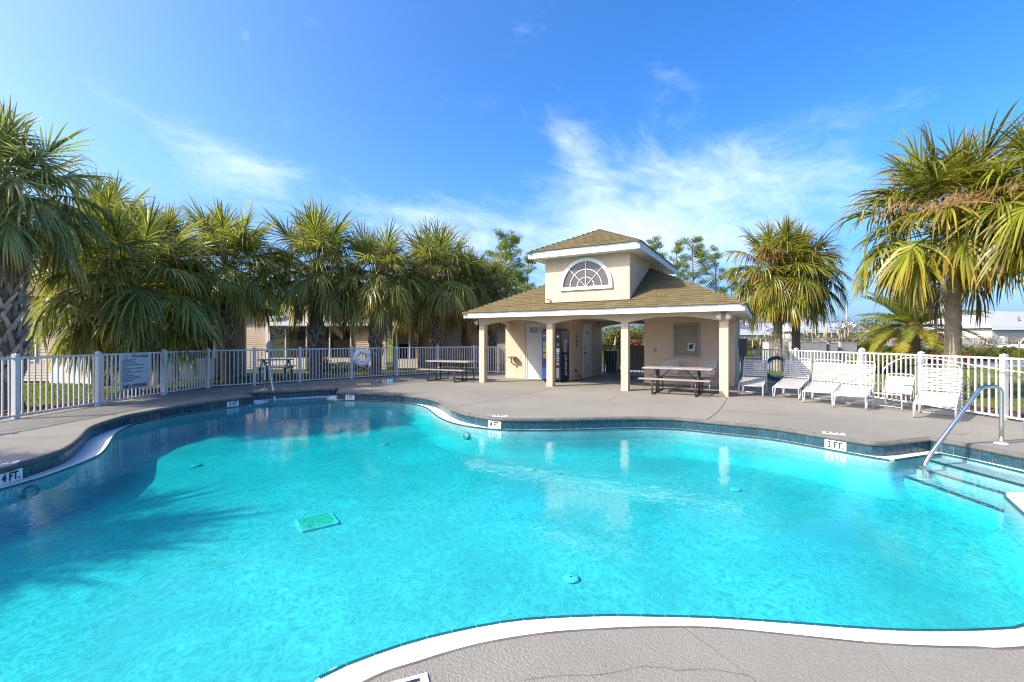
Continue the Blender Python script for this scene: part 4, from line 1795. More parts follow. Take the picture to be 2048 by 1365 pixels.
def roundel(par, rad, M_, sx=1.0):
    """white disc with a red wave above and a blue one below"""
    def half(top, off, amp, mt, d):
        pts = []
        for i in range(25):
            a = pi * i / 24 * (1 if top else -1)
            pts.append((rad * .93 * cos(a) * sx, rad * .93 * sin(a)))
        wave = []
        for i in range(1, 12):
            x = -1 + 2 * i / 12
            yy = off + amp * sin(x * pi * .9)
            wave.append((rad * .93 * x * sx, rad * yy))
        # clip disc edge above or below the wave
        P = [(px, max(py, rad * (off + amp * sin(px / (rad * .93 * sx) * pi * .9))) if top else min(py, rad * (off + amp * sin(px / (rad * .93 * sx) * pi * .9)))) for px, py in pts]
        mm = MB()
        W2 = [(px, rad * (off + amp * sin(px / (rad * .93 * sx) * pi * .9))) for px, _ in P]
        for i in range(24):
            mm.add([(P[i][0], P[i][1], d), (P[i + 1][0], P[i + 1][1], d), (W2[i + 1][0], W2[i + 1][1], d), (W2[i][0], W2[i][1], d)], [(0, 1, 2, 3)])
        mm.v = [tuple(M_ @ Vector(v)) for v in mm.v]
        return mm, mt
    b = MB().prism([(rad * cos(2 * pi * i / 28) * sx, rad * sin(2 * pi * i / 28)) for i in range(28)], 0, .003)
    b.v = [tuple(M_ @ Vector(v)) for v in b.v]
    lg = b.build('logo', 'logo_white', par)
    for args in ((True, .16, .20, 'logo_red', .005), (False, -.14, .20, 'logo_blue', .005)):
        mm, mt = half(*args)
        mm.build('logo_wave', mt, lg)


Mf = Matrix.Translation((.16, -.002, 1.66)) @ Matrix.Rotation(pi / 2, 4, 'X')
roundel(o, .10, Mf)
Ms = Matrix.Translation((mw + .001, .43, 1.30)) @ Matrix.Rotation(pi / 2, 4, 'Z') @ Matrix.Rotation(pi / 2, 4, 'X') @ Matrix.Rotation(radians(62), 4, 'Z')
roundel(o, .235, Ms)
tm = text_mesh('pepsi', .36, 'logo_white', .002, .004)
link('lettering', tm, o, (mw + .003, .44, .60), Matrix(((0, 0, 1), (0, -1, 0), (1, 0, 0))).to_euler(), (1.0, .85, 1))
m = MB().lathe((mw - .10, -.006, 1.62), [(.05, -.006), (.05, .004)], 14, axis='Y')
m.span((mw - .15, -.012, 1.08), (mw - .04, -.001, 1.20))
m.build('coin_slot', 'logo_white', o)
MB().span((mw - .13, -.012, 1.30), (mw - .06, -.001, 1.38)).build('display', 'btn_green', o)
for i, mt in enumerate(('logo_white', 'btn_blue', 'btn_blue', 'logo_white', 'btn_blue', 'btn_orange', 'logo_white')):
    MB().span((mw - .145, -.010, 1.02 - i * .065), (mw - .055, -.001, 1.06 - i * .065)).build('button', mt, o)
MB().span((mw - .15, -.014, .16), (mw - .05, -.001, .52)).build('coin_door', 'grey_dark', o)
MB().span((.0, .10, mh + .001), (mw * .45, md - .1, mh + .05)).build('top_vent', 'black', o)
MB().span((mw * .55, .15, mh + .001), (mw - .06, md - .1, mh + .06)).build('top_vent', 'black', o)

# gate across the passage
GV = DEPTH + 0.12
gu0, gu1 = UL1 + .05, UR0 - .03
o = thing('passage_gate', 'taupe metal double gate with a solid leaf at the back of the passage', 'gate', bw(gu0, GV), BA)
gl = gu1 - gu0
gm_, gs = .42 * gl * .55, gl
m = MB()
for x in (.02, .78, .86, gl - .02):
    m.span((x - .025, -.025, 0), (x + .025, .025, 1.30))
m.build('posts', 'taupe_metal', o)
for (x0, x1) in ((.045, .755), (.885, gl - .045)):
    MB().span((x0, -.018, 1.22), (x1, .018, 1.26)).build('rail', 'taupe_metal', o)
    MB().span((x0, -.018, .06), (x1, .018, .10)).build('rail', 'taupe_metal', o)
pk = MB().span((-.011, -.011, .10), (.011, .011, 1.22)).mesh('bar', 'taupe_metal')
for i in range(6):
    link('bar', pk, o, (.045 + .71 * (i + .5) / 6, 0, 0))
k = int((gl - .93) / .11)
for i in range(k + 1):
    link('bar', pk, o, (.90 + (gl - .96) * i / k, 0.02, 0))
bd = MB().span((-.068, -.012, .22), (.068, .004, 1.24)).mesh('board', 'taupe_metal')
for i in range(9):
    link('board', bd, o, (.99 + (gl - 1.20) * i / 8 * .92, -.02, 0), (0, random.uniform(-.004, .004), 0))
bin_ = thing('wheeled_bin', 'dark green wheeled bin standing behind the gate bars', 'bin', bw(UL1 + .25, GV + .6), BA)
MAT['bin_green'] = plain('dark_green_bin', (0.012, 0.05, 0.035), 0.5)
MB().add([(-.22, -.22, .06), (.22, -.22, .06), (.22, .22, .06), (-.22, .22, .06), (-.28, -.28, .95), (.28, -.28, .95), (.28, .28, .95), (-.28, .28, .95)],
         [(0, 1, 2, 3), (4, 5, 6, 7), (0, 1, 5, 4), (1, 2, 6, 5), (2, 3, 7, 6), (3, 0, 4, 7)]).build('body', 'bin_green', bin_)
bevel(MB().span((-.30, -.31, .955), (.30, .30, 1.01)).build('lid', 'bin_green', bin_), .015)
for s in (-1, 1):
    MB().lathe((s * .25, .24, .10), [(.10, -.03), (.10, .03)], 14, axis='X').build('wheel', 'black', bin_)


# ------------------------------------------------------------------ fences: every post, rail and picket its own piece
FH = 1.19
post_me = None
pm = MB().span((-.042, -.042, -.02), (.042, .042, FH + .04))
pm.add([(-.05, -.05, FH + .041), (.05, -.05, FH + .041), (.05, .05, FH + .041), (-.05, .05, FH + .041), (0, 0, FH + .075)], [(0, 1, 4), (1, 2, 4), (2, 3, 4), (3, 0, 4), (3, 2, 1, 0)])
post_me = pm.mesh('post', 'white_metal')
picket_me = MB().span((-.0125, -.0125, .085), (.0125, .0125, FH - .0385)).mesh('picket', 'white_metal')


def fence(name, pts, label, skip=(), step=0.113):
    p0 = Vector(pts[0])
    o = thing(name, label, 'fence', (p0.x, p0.y, 0), 0, 'white picket pool fences')
    for i, p in enumerate(pts):
        a = Vector(pts[max(i - 1, 0)])
        b = Vector(pts[min(i + 1, len(pts) - 1)])
        d = b - a
        if i not in skip:
            link('post', post_me, o, (p[0] - p0.x, p[1] - p0.y, 0), (0, 0, atan2(d.y, d.x)))
    for a, b in zip(pts, pts[1:]):
        a, b = Vector(a) - p0, Vector(b) - p0
        d = (b - a).normalized()
        L = (b - a).length
        e0, e1 = a + d * .043, b - d * .043
        for z, h in ((FH - .019, .038), (.065, .036)):
            MB().bar((e0.x, e0.y, z), (e1.x, e1.y, z), .034, h).build('rail', 'white_metal', o)
        k = max(1, int(round(L / step)))
        for j in range(1, k):
            q = a + d * (L * j / k)
            link('picket', picket_me, o, (q.x, q.y, 0), (random.uniform(-.004, .004), random.uniform(-.004, .004), atan2(d.y, d.x)))
    return o


LF = [(-9.56, 4.9), (-9.56, 6.75), (-9.575, 8.556), (-9.55, 10.24), (-9.56, 12.19), (-9.50, 13.86), (-8.52, 14.67), (-7.51, 15.71), (-6.17, 17.06), (-4.76, 18.33), (-3.25, 19.37), (-1.72, 20.07), (-.62, 19.8)]
wl = bw(UL0 - .03, 3.6)
LF.append((wl.x, wl.y))
fence('picket_fence', LF, 'long white picket fence curving behind the pool on the left up to the clubhouse')
rw_ = bw(8.06, 5.5)
RF = [(rw_.x, rw_.y), (8.97, 14.0), (9.19, 11.64), (9.30, 10.08), (9.385, 8.46), (9.47, 6.75), (9.56, 5.0)]
fence('picket_fence', RF, 'white picket fence behind the row of loungers on the right', step=0.125)

# pool rules sign wired to the fence
sx0, sx1 = gp(237, 800)[0], 0


def on_fence(px, a, b):
    """point of the fence run a-b seen at this column of the photograph"""
    a, b = Vector(a), Vector(b)
    k = (px - CX) / F
    t = (k * a.y - a.x) / ((b.x - a.x) - k * (b.y - a.y))
    return a + (b - a) * t


q0, q1 = on_fence(237.5, LF[3], LF[4]), on_fence(297, LF[3], LF[4])
d = (q1 - q0)
sw = d.length
ang = atan2(d.y, d.x)
mid = (q0 + q1) / 2
nrm = Vector((d.y, -d.x)).normalized()
szt = EYE - (709 - HZ) * q0.y / F
szb = EYE - (781.5 - HZ) * q0.y / F
sh_ = szt - szb
o = thing('pool_rules_sign', 'white POOL RULES and NO DIVING sign wired to the left fence', 'sign', (mid.x + nrm.x * .03, mid.y + nrm.y * .03, (szt + szb) / 2), ang)
MAT['sign'] = plain('pale_grey_sign_board', (0.52, 0.54, 0.55), 0.5, var=0.04)
bevel(MB().box((0, 0, 0), (sw, .006, sh_)).build('board', 'sign', o), .002)


def sign_text(s, size, x, z, mat='print_green', bold=0.002, al='CENTER', sxx=1.0):
    link('lettering', text_mesh(s, size, mat, .0006, bold, al), o, (x, -.0042, z), (pi / 2, 0, 0), (sxx, 1, 1))


sign_text('POOL RULES', sh_ * .088, sw * .16, sh_ * .42, bold=.0035, sxx=sw * .60 / (sh_ * .088 * 6.3))
sign_text('NO DIVING', sh_ * .15, 0, -sh_ * .425, bold=.006, sxx=sw * .88 / (sh_ * .15 * 5.75))
lines_ = ['SHOWER BEFORE ENTERING POOL', 'POOL HOURS: DAWN TO DUSK', 'DO NOT SWALLOW POOL WATER', 'NO FOOD, DRINK, GLASS OR ANIMALS IN POOL OR ON', 'POOL DECK', 'CHILDREN UNDER 12 MUST BE ACCOMPANIED BY AN',
          'ADULT AT ALL TIMES', 'SWIM DIAPERS REQUIRED FOR ALL CHILDREN NOT', 'POTTY TRAINED', 'BATHING LOAD: 24 PERSONS', 'DO NOT USE POOL IF ILL WITH DIARRHEA', 'ANIMALS & VEHICLES NOT ALLOWED ON POOL', 'NO RUNNING IN POOL AREA']
for i, s_ in enumerate(lines_):
    link('lettering', text_mesh(s_, sh_ * .043, 'print_green', .0004, .0008, 'LEFT'), o, (-sw * .44, -.0042, sh_ * (.325 - .049 * i)), (pi / 2, 0, 0), (sw * .88 / (sh_ * .043 * 30.0), 1, 1))
# small crest of a leaping fish
m = MB().tube(smooth_path([(-.05, 0, -.03), (-.055, 0, .0), (-.02, 0, .035), (.02, 0, .02), (.045, 0, .0)], 5), [.003] * 3 + [.006] * 14 + [.003] * 4, 6)
m.tube([(-.045, 0, -.035), (.0, 0, -.04), (.04, 0, -.03)], .004, 6)
m.tube([(.0, 0, .03), (.04, 0, .045)], .005, 6)
m.build('crest', 'grey_metal', o, loc=(-sw * .32, -.004, sh_ * .40))

# life ring on the fence
MAT['ring_white'] = plain('white_ring_shell', (0.80, 0.80, 0.79), 0.5, var=0.04)
q = on_fence(722, LF[8], LF[9])
dd = (Vector(LF[9]) - Vector(LF[8])).normalized()
nn = Vector((dd.y, -dd.x))
rz_ = EYE - (716 - HZ) * q.y / F
o = thing('life_ring', 'white life ring hanging on the back fence', 'life ring', (q.x + nn.x * .07, q.y + nn.y * .07, rz_), atan2(dd.y, dd.x))
m = MB()
m.tube([(.25 * cos(a * pi / 16), 0, .25 * sin(a * pi / 16)) for a in range(32)], .098, 10, closed=True)
m.build('ring', 'ring_white', o)
MB().tube([(.352 * cos(a * pi / 4 + .4), 0, .352 * sin(a * pi / 4 + .4)) for a in range(8)], .009, 5, closed=True).build('rope', 'white_metal', o)
for k in range(4):
    a = k * pi / 2 + .4
    MB().tube([(.25 * cos(a) + .100 * cos(t) * cos(a), .102 * sin(t), .25 * sin(a) + .100 * cos(t) * sin(a)) for t in [i * pi / 5 for i in range(10)]], .010, 5, closed=True).build('band', 'grey_metal', o)

# long white pole with a hooked end along the right fence
o = thing('pool_pole', 'long white pole with curved end hung along the right fence', 'pole', (9.2, 9.0, 0))
pp = [far(1766, 742, 10.6), far(1775, 731, 10.55), far(1800, 718.5, 10.35), far(1830, 716, 10.0), far(1870, 718, 9.6), far(1920, 726, 9.1), far(1980, 736, 8.6), far(2048, 746, 8.0), far(2120, 757, 7.4)]
MB().tube(smooth_path([p - Vector((9.2, 9.0, 0)) for p in pp], 6), .013, 7).build('tube', 'white_metal', o)
o = thing('hose_coil', 'coiled blue green hose hanging on the right fence between loungers', 'hose', (0, 0, 0))
hq = on_fence(1556, RF[0], RF[1])
hz_ = EYE - (737 - HZ) * hq.y / F
o.location = (hq.x - .06, hq.y - .02, hz_)
o.rotation_euler = (0, 0, -.45)
for k in range(9):
    r_ = .30 + .018 * (k % 5) + random.uniform(-.01, .01)
    sq = random.uniform(1.0, 1.12)
    MB().tube([(r_ * cos(a * pi / 14), -.02 - .022 * (k % 3) + random.uniform(-.004, .004), r_ * sq * sin(a * pi / 14) - (.05 if k > 5 and sin(a * pi / 14) < 0 else 0)) for a in range(28)], .016, 6, closed=True).build('loop', 'hose', o)
MB().tube([(0, -.09, .30), (0, -.09, .46), (0, .02, .50)], .012, 6).build('tie', 'red', o)


# ------------------------------------------------------------------ strap furniture
def strap(w, d, t=.006):
    return MB().box((0, 0, 0), (w, d, t))


back_strap_me = bpy.data.meshes.new('x')
LW = .58


def make_lounger(rise=.56, run=.22):
    o = thing('pool_lounger', '', 'lounger', (0, 0, 0), 0, 'white strap loungers in a row by the right fence')
    r = .0145
    hw = LW / 2
    f0, h0, f1, h1 = 0.02, .275, .98, .44                   # front and hinge of the seat
    for s in (-1, 1):
        x = s * hw
        MB().tube(smooth_path([(x, .18, h0 + .02), (x, .04, h0 + .005), (x, -.005, h0 - .05), (x, .02, .10), (x, .035, .03), (x, .075, .012), (x, .11, .035), (x, .18, .17), (x, .24, h0 + .035)], 4), r, 7).build('front_leg', 'chair_frame', o)
        MB().tube(smooth_path([(x, .80, h1 - .06), (x, .86, .16), (x, .89, .035), (x, .93, .012), (x, .97, .04), (x, 1.02, .2), (x, 1.05, h1 - .03)], 4), r, 7).build('rear_leg', 'chair_frame', o)
        MB().tube([(x, .16, h0 + .022), (x, f1 * .5, (h0 + h1) / 2 + .012), (x, f1 + .04, h1)], r, 7).build('seat_rail', 'chair_frame', o)
    MB().tube([(-hw, .03, h0 + .004), (0, .02, h0 + .004), (hw, .03, h0 + .004)], r, 7).build('cross_bar', 'chair_frame', o)
    MB().tube([(-hw, .93, .02), (hw, .93, .02)], r * .8, 6).build('cross_bar', 'chair_frame', o)
    b0, b1 = Vector((0, f1, h1)), Vector((0, f1 + run, h1 + rise))
    hoop = [(-hw, b0.y, b0.z), (-hw, b1.y - .02, b1.z - .05), (-hw + .02, b1.y, b1.z - .012), (-hw + .07, b1.y + .004, b1.z), (0, b1.y + .004, b1.z), (hw - .07, b1.y + .004, b1.z), (hw - .02, b1.y, b1.z - .012), (hw, b1.y - .02, b1.z - .05), (hw, b0.y, b0.z)]
    MB().tube(hoop, r, 7).build('back_frame', 'chair_frame', o)
    n = 15
    sl = atan2(h1 - h0, f1 - f0)
    sm = strap(LW + .03, .047).mesh('seat_strap', 'vinyl')
    for i in range(n):
        t = (i + .5) / n
        link('seat_strap', sm, o, (0, .05 + (f1 - .05) * t, h0 + .018 + (h1 - h0) * t - .012 * sin(pi * t)), (sl + random.uniform(-.03, .03), 0, 0))
    bl = atan2(b1.z - b0.z, b1.y - b0.y)
    bm_ = strap(LW + .03, .036).mesh('back_strap', 'vinyl')
    nb = 9
    for i in range(nb):
        t = .05 + .84 * (i + .5) / nb
        p = b0 + (b1 - b0) * t
        link('back_strap', bm_, o, (0, p.y - .014, p.z + .006), (bl + random.uniform(-.04, .04), 0, 0))
    return o


def facing(c, px, r=1.16):
    """heading whose back end shows at this column of the photograph"""
    best = None
    for k in range(-60, 100):
        b = Vector((sin(radians(k)), cos(radians(k))))
        q = c + b * r
        e = abs(CX + F * q.x / q.y - px)
        if best is None or e < best[0]:
            best = (e, b)
    return best[1]


lproto = make_lounger()
lg = [('white strap lounger nearest the clubhouse, left of the blue hose', (1474, 790.2), (1530, 796), 1512), ('white strap lounger just right of the blue hose', (1540, 794.6), (1607, 801), 1597),
      ('white strap lounger third from the clubhouse', (1601, 805), (1672, 812), 1657), ('white strap lounger left of the low armchair', (1664, 814.4), (1736, 821.5), 1720),
      ('white strap lounger closest to the steel handrail, right of the armchair', (1824.5, 835.8), (1916, 844.5), 1881)]
for i, (lab, a, b, bpx) in enumerate(lg):
    A, B = Vector(gp(*a)), Vector(gp(*b))
    o = lproto if i == 0 else copy_tree(lproto)
    c = (A + B) / 2
    o['label'] = lab
    bk = facing(c, bpx)
    o.rotation_euler = (0, 0, atan2(-bk.x, bk.y))
    p = c - bk * .07
    o.location = (p.x, p.y, 0.002)
fl = make_lounger(.06, 1.0)
fl['label'] = 'white strap lounger folded flat, cut off by the right picture edge'
fl.location, fl.rotation_euler = (8.02, 6.90, .002), (0, 0, radians(-150))


def make_chair(name, label, group, tall, hw=.27):
    o = thing(name, label, 'chair', (0, 0, 0), 0, group)
    r = .013
    sh0, sh1 = (.41, .38) if tall else (.33, .29)
    dp = .48
    bt = .52 if tall else .46
    for s in (-1, 1):
        x = s * hw
        ah = sh0 + .20
        MB().tube(smooth_path([(x, .02, 0.0), (x, .01, sh0), (x, .015, ah - .05), (x, .06, ah), (x, .20, ah + .005), (x, dp - .02, ah - .01), (x, dp + .03, ah - .05), (x, dp + .06, .2), (x, dp + .10, 0.0)], 4), r, 7).build('arm_leg', 'chair_frame', o)
        MB().tube([(x - s * .016, .02, sh0), (x - s * .016, dp, sh1)], r, 7).build('seat_rail', 'chair_frame', o)
    MB().tube([(-hw, .02, sh0), (hw, .02, sh0)], r, 7).build('cross_bar', 'chair_frame', o)
    MB().tube([(-hw, dp + .09, .07), (hw, dp + .09, .07)], r * .8, 6).build('cross_bar', 'chair_frame', o)
    if not tall:
        MB().tube([(-hw, .02, .07), (hw, .02, .07)], r * .8, 6).build('cross_bar', 'chair_frame', o)
    b0, b1 = Vector((0, dp - .02, sh1)), Vector((0, dp + .15, sh1 + bt))
    hb = hw - .018
    MB().tube([(-hb, b0.y, b0.z), (-hb, b1.y - .02, b1.z - .06), (-hb + .02, b1.y, b1.z - .012), (-hb + .07, b1.y + .004, b1.z), (0, b1.y + .004, b1.z), (hb - .07, b1.y + .004, b1.z), (hb - .02, b1.y, b1.z - .012), (hb, b1.y - .02, b1.z - .06), (hb, b0.y, b0.z)], r, 7).build('back_frame', 'chair_frame', o)
    sm = strap(2 * hb + .03, .046).mesh('seat_strap', 'vinyl')
    for i in range(8):
        t = (i + .5) / 8
        link('seat_strap', sm, o, (0, .03 + (dp - .06) * t, sh0 + .014 + (sh1 - sh0) * t), (atan2(sh1 - sh0, dp), 0, 0))
    bl = atan2(b1.z - b0.z, b1.y - b0.y)
    bm_ = strap(2 * hb + .03, .042).mesh('back_strap', 'vinyl')
    nb = 8
    for i in range(nb):
        t = .06 + .82 * (i + .5) / nb
        p = b0 + (b1 - b0) * t
        link('back_strap', bm_, o, (0, p.y - .013, p.z + .005), (bl, 0, 0))
    return o


ch = make_chair('strap_chair', 'white strap chair behind the porch table, below the notice board edge', 'white strap chairs behind the porch table', True)
c2 = copy_tree(ch)
c2['label'] = 'white strap chair behind the porch table next to the rightmost column'
for o_, u_, v_, tw in ((ch, 6.10, 1.62, .0), (c2, 7.08, 1.62, .25)):
    p = bw(u_, v_)
    o_.location = (p.x, p.y, .002)
    o_.rotation_euler = (0, 0, BA - tw)
arm = make_chair('low_armchair', 'low white strap armchair between the two right loungers', None, False, .26)
A, B = Vector(gp(1744, 815.8)), Vector(gp(1804.6, 823.4))
bk = facing((A + B) / 2, 1801, .62)
arm.location = ((A.x + B.x) / 2, (A.y + B.y) / 2, .002)
arm.rotation_euler = (0, 0, atan2(-bk.x, bk.y))


# ------------------------------------------------------------------ picnic tables
def make_table():
    o = thing('picnic_table', '', 'picnic table', (0, 0, 0), 0, 'tan topped picnic tables')
    L = 1.86
    bevel(MB().box((0, 0, .70), (L, .70, .048)).build('table_top', 'table_top', o), .018, 3)
    for s in (-1, 1):
        bevel(MB().box((-.02, s * .60, .42), (L, .235, .04)).build('bench', 'table_top', o), .015, 3)
    for s in (-1, 1):
        x = s * .56
        r = .024
        # bent tube foot that carries both benches
        MB().tube(smooth_path([(x, -.50, .40), (x, -.66, .36), (x, -.72, .18), (x, -.70, .05), (x, -.62, .018), (x, -.3, .018), (x, .3, .018), (x, .62, .018), (x, .70, .05), (x, .72, .18), (x, .66, .36), (x, .50, .40)], 4), r, 8).build('leg_frame', 'dark_steel', o)
        for y in (-.13, .13):
            MB().tube([(x, y, .018), (x, y, .675)], r, 8).build('leg', 'dark_steel', o)
        MB().box((x, 0, .655), (.06, .60, .03)).build('bracket', 'dark_steel', o)
        MB().bar((x, -.70, .385), (x, .70, .385), .045, .03).build('bench_bar', 'dark_steel', o)
        MB().tube([(x - s * .02, 0, .36), (x - s * .36, 0, .665)], .014, 7).build('brace', 'dark_steel', o)
    MB().box((0, .06, .36), (1.12, .03, .03)).build('stretcher', 'dark_steel', o)
    return o


t1 = make_table()
t2 = copy_tree(t1)
t1['label'] = 'picnic table under the right arch of the clubhouse porch'
t2['label'] = 'picnic table in the sun left of the clubhouse porch'
p = bw(6.66, .22)
t1.location, t1.rotation_euler = (p.x, p.y, .002), (0, 0, BA)
p = Vector((-2.25, 16.45))
t2.location, t2.rotation_euler = (p.x, p.y, .002), (0, 0, radians(-24))
# cable from the porch to the loungers
o = thing('cable', 'thin black cable slung past the rightmost porch column', 'cable', bw(7.4, .3), 0)
cb = [far(1418, 768, 13.5), far(1436, 772, 12.6), far(1448, 774.5, 12.28), far(1462, 773.5, 12.32), far(1476, 773, 13.2), far(1500, 772, 14.0)]
MB().tube(smooth_path([q - o.location for q in cb], 5), .008, 5).build('wire', 'black', o)
# pool equipment behind the fence by the clubhouse
eq = far(1484, 740, 17.6)
o = thing('equipment_cabinet', 'grey electrical box on the clubhouse side wall above the fence', 'cabinet', bw(8.12, 5.0, 1.25), BA)
bevel(MB().box((0, 0, 0), (.24, .5, .62)).build('box', 'grey_dark', o), .01)
MB().tube([(0, 0, -.31), (0, 0, -1.25)], .025, 7).build('conduit', 'grey_metal', o)
o = thing('pool_pump', 'dark pool pump with red lid behind the fence beside the clubhouse', 'pump', (9.28, 17.5, 0), BA)
MB().lathe((0, 0, 0), [(.20, 0), (.22, .1), (.22, .55), (.17, .68), (.05, .74)], 16).build('tank', 'black', o)
MB().lathe((.0, -.42, .25), [(.10, -.2), (.12, -.1), (.12, .2), (.10, .24)], 14, axis='Y').build('motor', 'grey_dark', o)
MB().box((0, -.42, .55), (.36, .26, .12)).build('lid', 'red', o)
MB().tube([(0, -.42, .35), (0, -.42, .5)], .06, 8).build('neck', 'black', o)


# ------------------------------------------------------------------ fan palms
def frond_mesh(name, elev, droop, seed, mat, nseg=42, Lp=.88, R=.92, spread=122, sag=.35, dead=False, seg_w=.037, curl=0.0):
    """one fan leaf, its stalk leaving the crown at this angle; x across, y outwards, z up"""
    rg = random.Random(seed)
    V, Fc, al, sh = [], [], [], []
    # stalk
    p = Vector((0, 0.05, 0))
    d = Vector((0, cos(elev), sin(elev)))
    path = [p.copy()]
    n = 6
    for i in range(n):
        d = (d + Vector((0, 0, -sag * .5 / n * cos(elev)))).normalized()
        p = p + d * (Lp / n)
        path.append(p.copy())
    hast = len(path) - 1
    cst = .42
    for i in range(4):
        d = (d + Vector((0, 0, -sag * (1.5 if not dead else .4) / 4))).normalized()
        p = p + d * (cst / 4)
        path.append(p.copy())
    for i, q in enumerate(path):
        w = .024 * (1 - .55 * i / len(path))
        if i > hast:
            w = .008
        dd = (path[min(i + 1, len(path) - 1)] - path[max(i - 1, 0)]).normalized()
        up = Vector((1, 0, 0)).cross(dd)
        b = len(V)
        V += [tuple(q + Vector((-w, 0, 0)) + up * w * .3), tuple(q - up * w * .6), tuple(q + Vector((w, 0, 0)) + up * w * .3)]
        al += [0.0] * 3
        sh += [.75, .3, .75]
        if i:
            Fc += [(b - 3, b, b + 1, b - 2), (b - 2, b + 1, b + 2, b - 1), (b - 1, b + 2, b, b - 3)]
    for k in range(nseg):
        s = -1 + 2 * (k + .5) / nseg
        a = radians(spread) * s * (abs(s) ** .12)
        # where along the midrib the leaflet leaves
        t = max(0.0, 1 - abs(s) * 1.25)
        fi = hast + t * 4
        i0 = min(int(fi), len(path) - 2)
        o = path[i0] + (path[i0 + 1] - path[i0]) * (fi - i0)
        f = (path[i0 + 1] - path[i0]).normalized()
        x = Vector((1, 0, 0))
        nrm = x.cross(f)
        dr = (f * cos(a) + x * sin(a) + nrm * (.10 - .22 * abs(s) + rg.uniform(-.06, .06))).normalized()
        L = R * (1 - .18 * abs(s) ** 2) * rg.uniform(.88, 1.06)
        if rg.random() < .05:
            L *= .6
        steps = (0, .30, .55, .75, .90, 1.0)
        ws = (.55, 1.0, .92, .66, .34, .08)
        q = o.copy()
        pl = radians(34) * (1 if k % 2 else -1) * (1 - .2 * rg.random())
        br = droop * rg.uniform(.6, 1.45)
        shade = rg.uniform(.0, 1.0)
        kink = rg.choice((0, 0, 1.2, 3.0, 5.5)) * (.35 if elev > .9 else 1)
        base = len(V)
        prev = 0
        for j, (tt, w) in enumerate(zip(steps, ws)):
            if j:
                st = (tt - prev) * L
                g = br * (tt ** 1.6) * st * 3.4 + (kink * st if tt > .5 else 0)
                dr = (dr + Vector((0, 0, -g)) + Vector((rg.uniform(-1, 1), rg.uniform(-1, 1), 0)) * .03 * (1 + curl * 4)).normalized()
                q = q + dr * st
            prev = tt
            sd = dr.cross(nrm)
            if sd.length < .05:
                sd = x
            sd.normalize()
            up = sd.cross(dr)
            sd = sd * cos(pl) + up * sin(pl)
            ww = seg_w * w * (.8 if dead else 1)
            V += [tuple(q - sd * ww / 2), tuple(q + sd * ww / 2)]
            al += [tt, tt]
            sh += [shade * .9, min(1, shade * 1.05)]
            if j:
                b = base + j * 2
                Fc.append((b - 2, b - 1, b + 1, b))
    me = bpy.data.meshes.new(name)
    me.from_pydata(V, [], Fc)
    attr(me, 'along', al)
    attr(me, 'shade', sh)
    me.materials.append(MAT[mat])
    return me


FR = {}
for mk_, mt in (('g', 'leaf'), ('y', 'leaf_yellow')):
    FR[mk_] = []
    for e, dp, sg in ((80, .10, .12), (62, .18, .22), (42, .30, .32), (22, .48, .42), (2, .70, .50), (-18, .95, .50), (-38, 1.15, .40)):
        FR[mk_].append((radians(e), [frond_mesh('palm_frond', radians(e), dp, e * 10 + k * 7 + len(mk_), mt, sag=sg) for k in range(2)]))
FR['d'] = [frond_mesh('palm_frond', radians(-40 - 8 * k), 2.2, 900 + k, 'leaf_dead', nseg=26, Lp=.9, R=.85, spread=70, sag=.9, dead=True, curl=.6) for k in range(3)]


def flower_mesh(seed):
    rg = random.Random(seed)
    V, Fc = [], []

    def strip(path, w):
        b = len(V)
        for i, q in enumerate(path):
            ww = w * (1 - .7 * i / len(path))
            V.append(tuple(q + Vector((ww, 0, ww * .5))))
            V.append(tuple(q - Vector((ww, 0, ww * .5))))
            if i:
                k = b + i * 2
                Fc.append((k - 2, k - 1, k + 1, k))
    p, d = Vector((0, .1, 0)), Vector((0, .75, .65))
    main = [p.copy()]
    for i in range(9):
        d = (d + Vector((rg.uniform(-.08, .08), 0, -.11))).normalized()
        p = p + d * .15
        main.append(p.copy())
    strip(main, .012)
    for i in range(3, 10):
        for k in range(4):
            q = main[i].copy()
            dd = Vector((rg.uniform(-1, 1), rg.uniform(-.2, 1), rg.uniform(-.4, .6))).normalized()
            br = [q.copy()]
            for j in range(3):
                dd = (dd + Vector((0, 0, -.25))).normalized()
                q = q + dd * rg.uniform(.05, .10)
                br.append(q.copy())
                for _ in range(3):
                    e = Vector((rg.uniform(-1, 1), rg.uniform(-1, 1), rg.uniform(-1, .5))).normalized()
                    strip([q, q + e * .05, q + e * .09 + Vector((0, 0, -.03))], .0055)
            strip(br, .006)
    me = bpy.data.meshes.new('flower_stalk')
    me.from_pydata(V, [], Fc)
    me.materials.append(MAT['flower'])
    return me


FLOW = [flower_mesh(s) for s in (1, 2)]


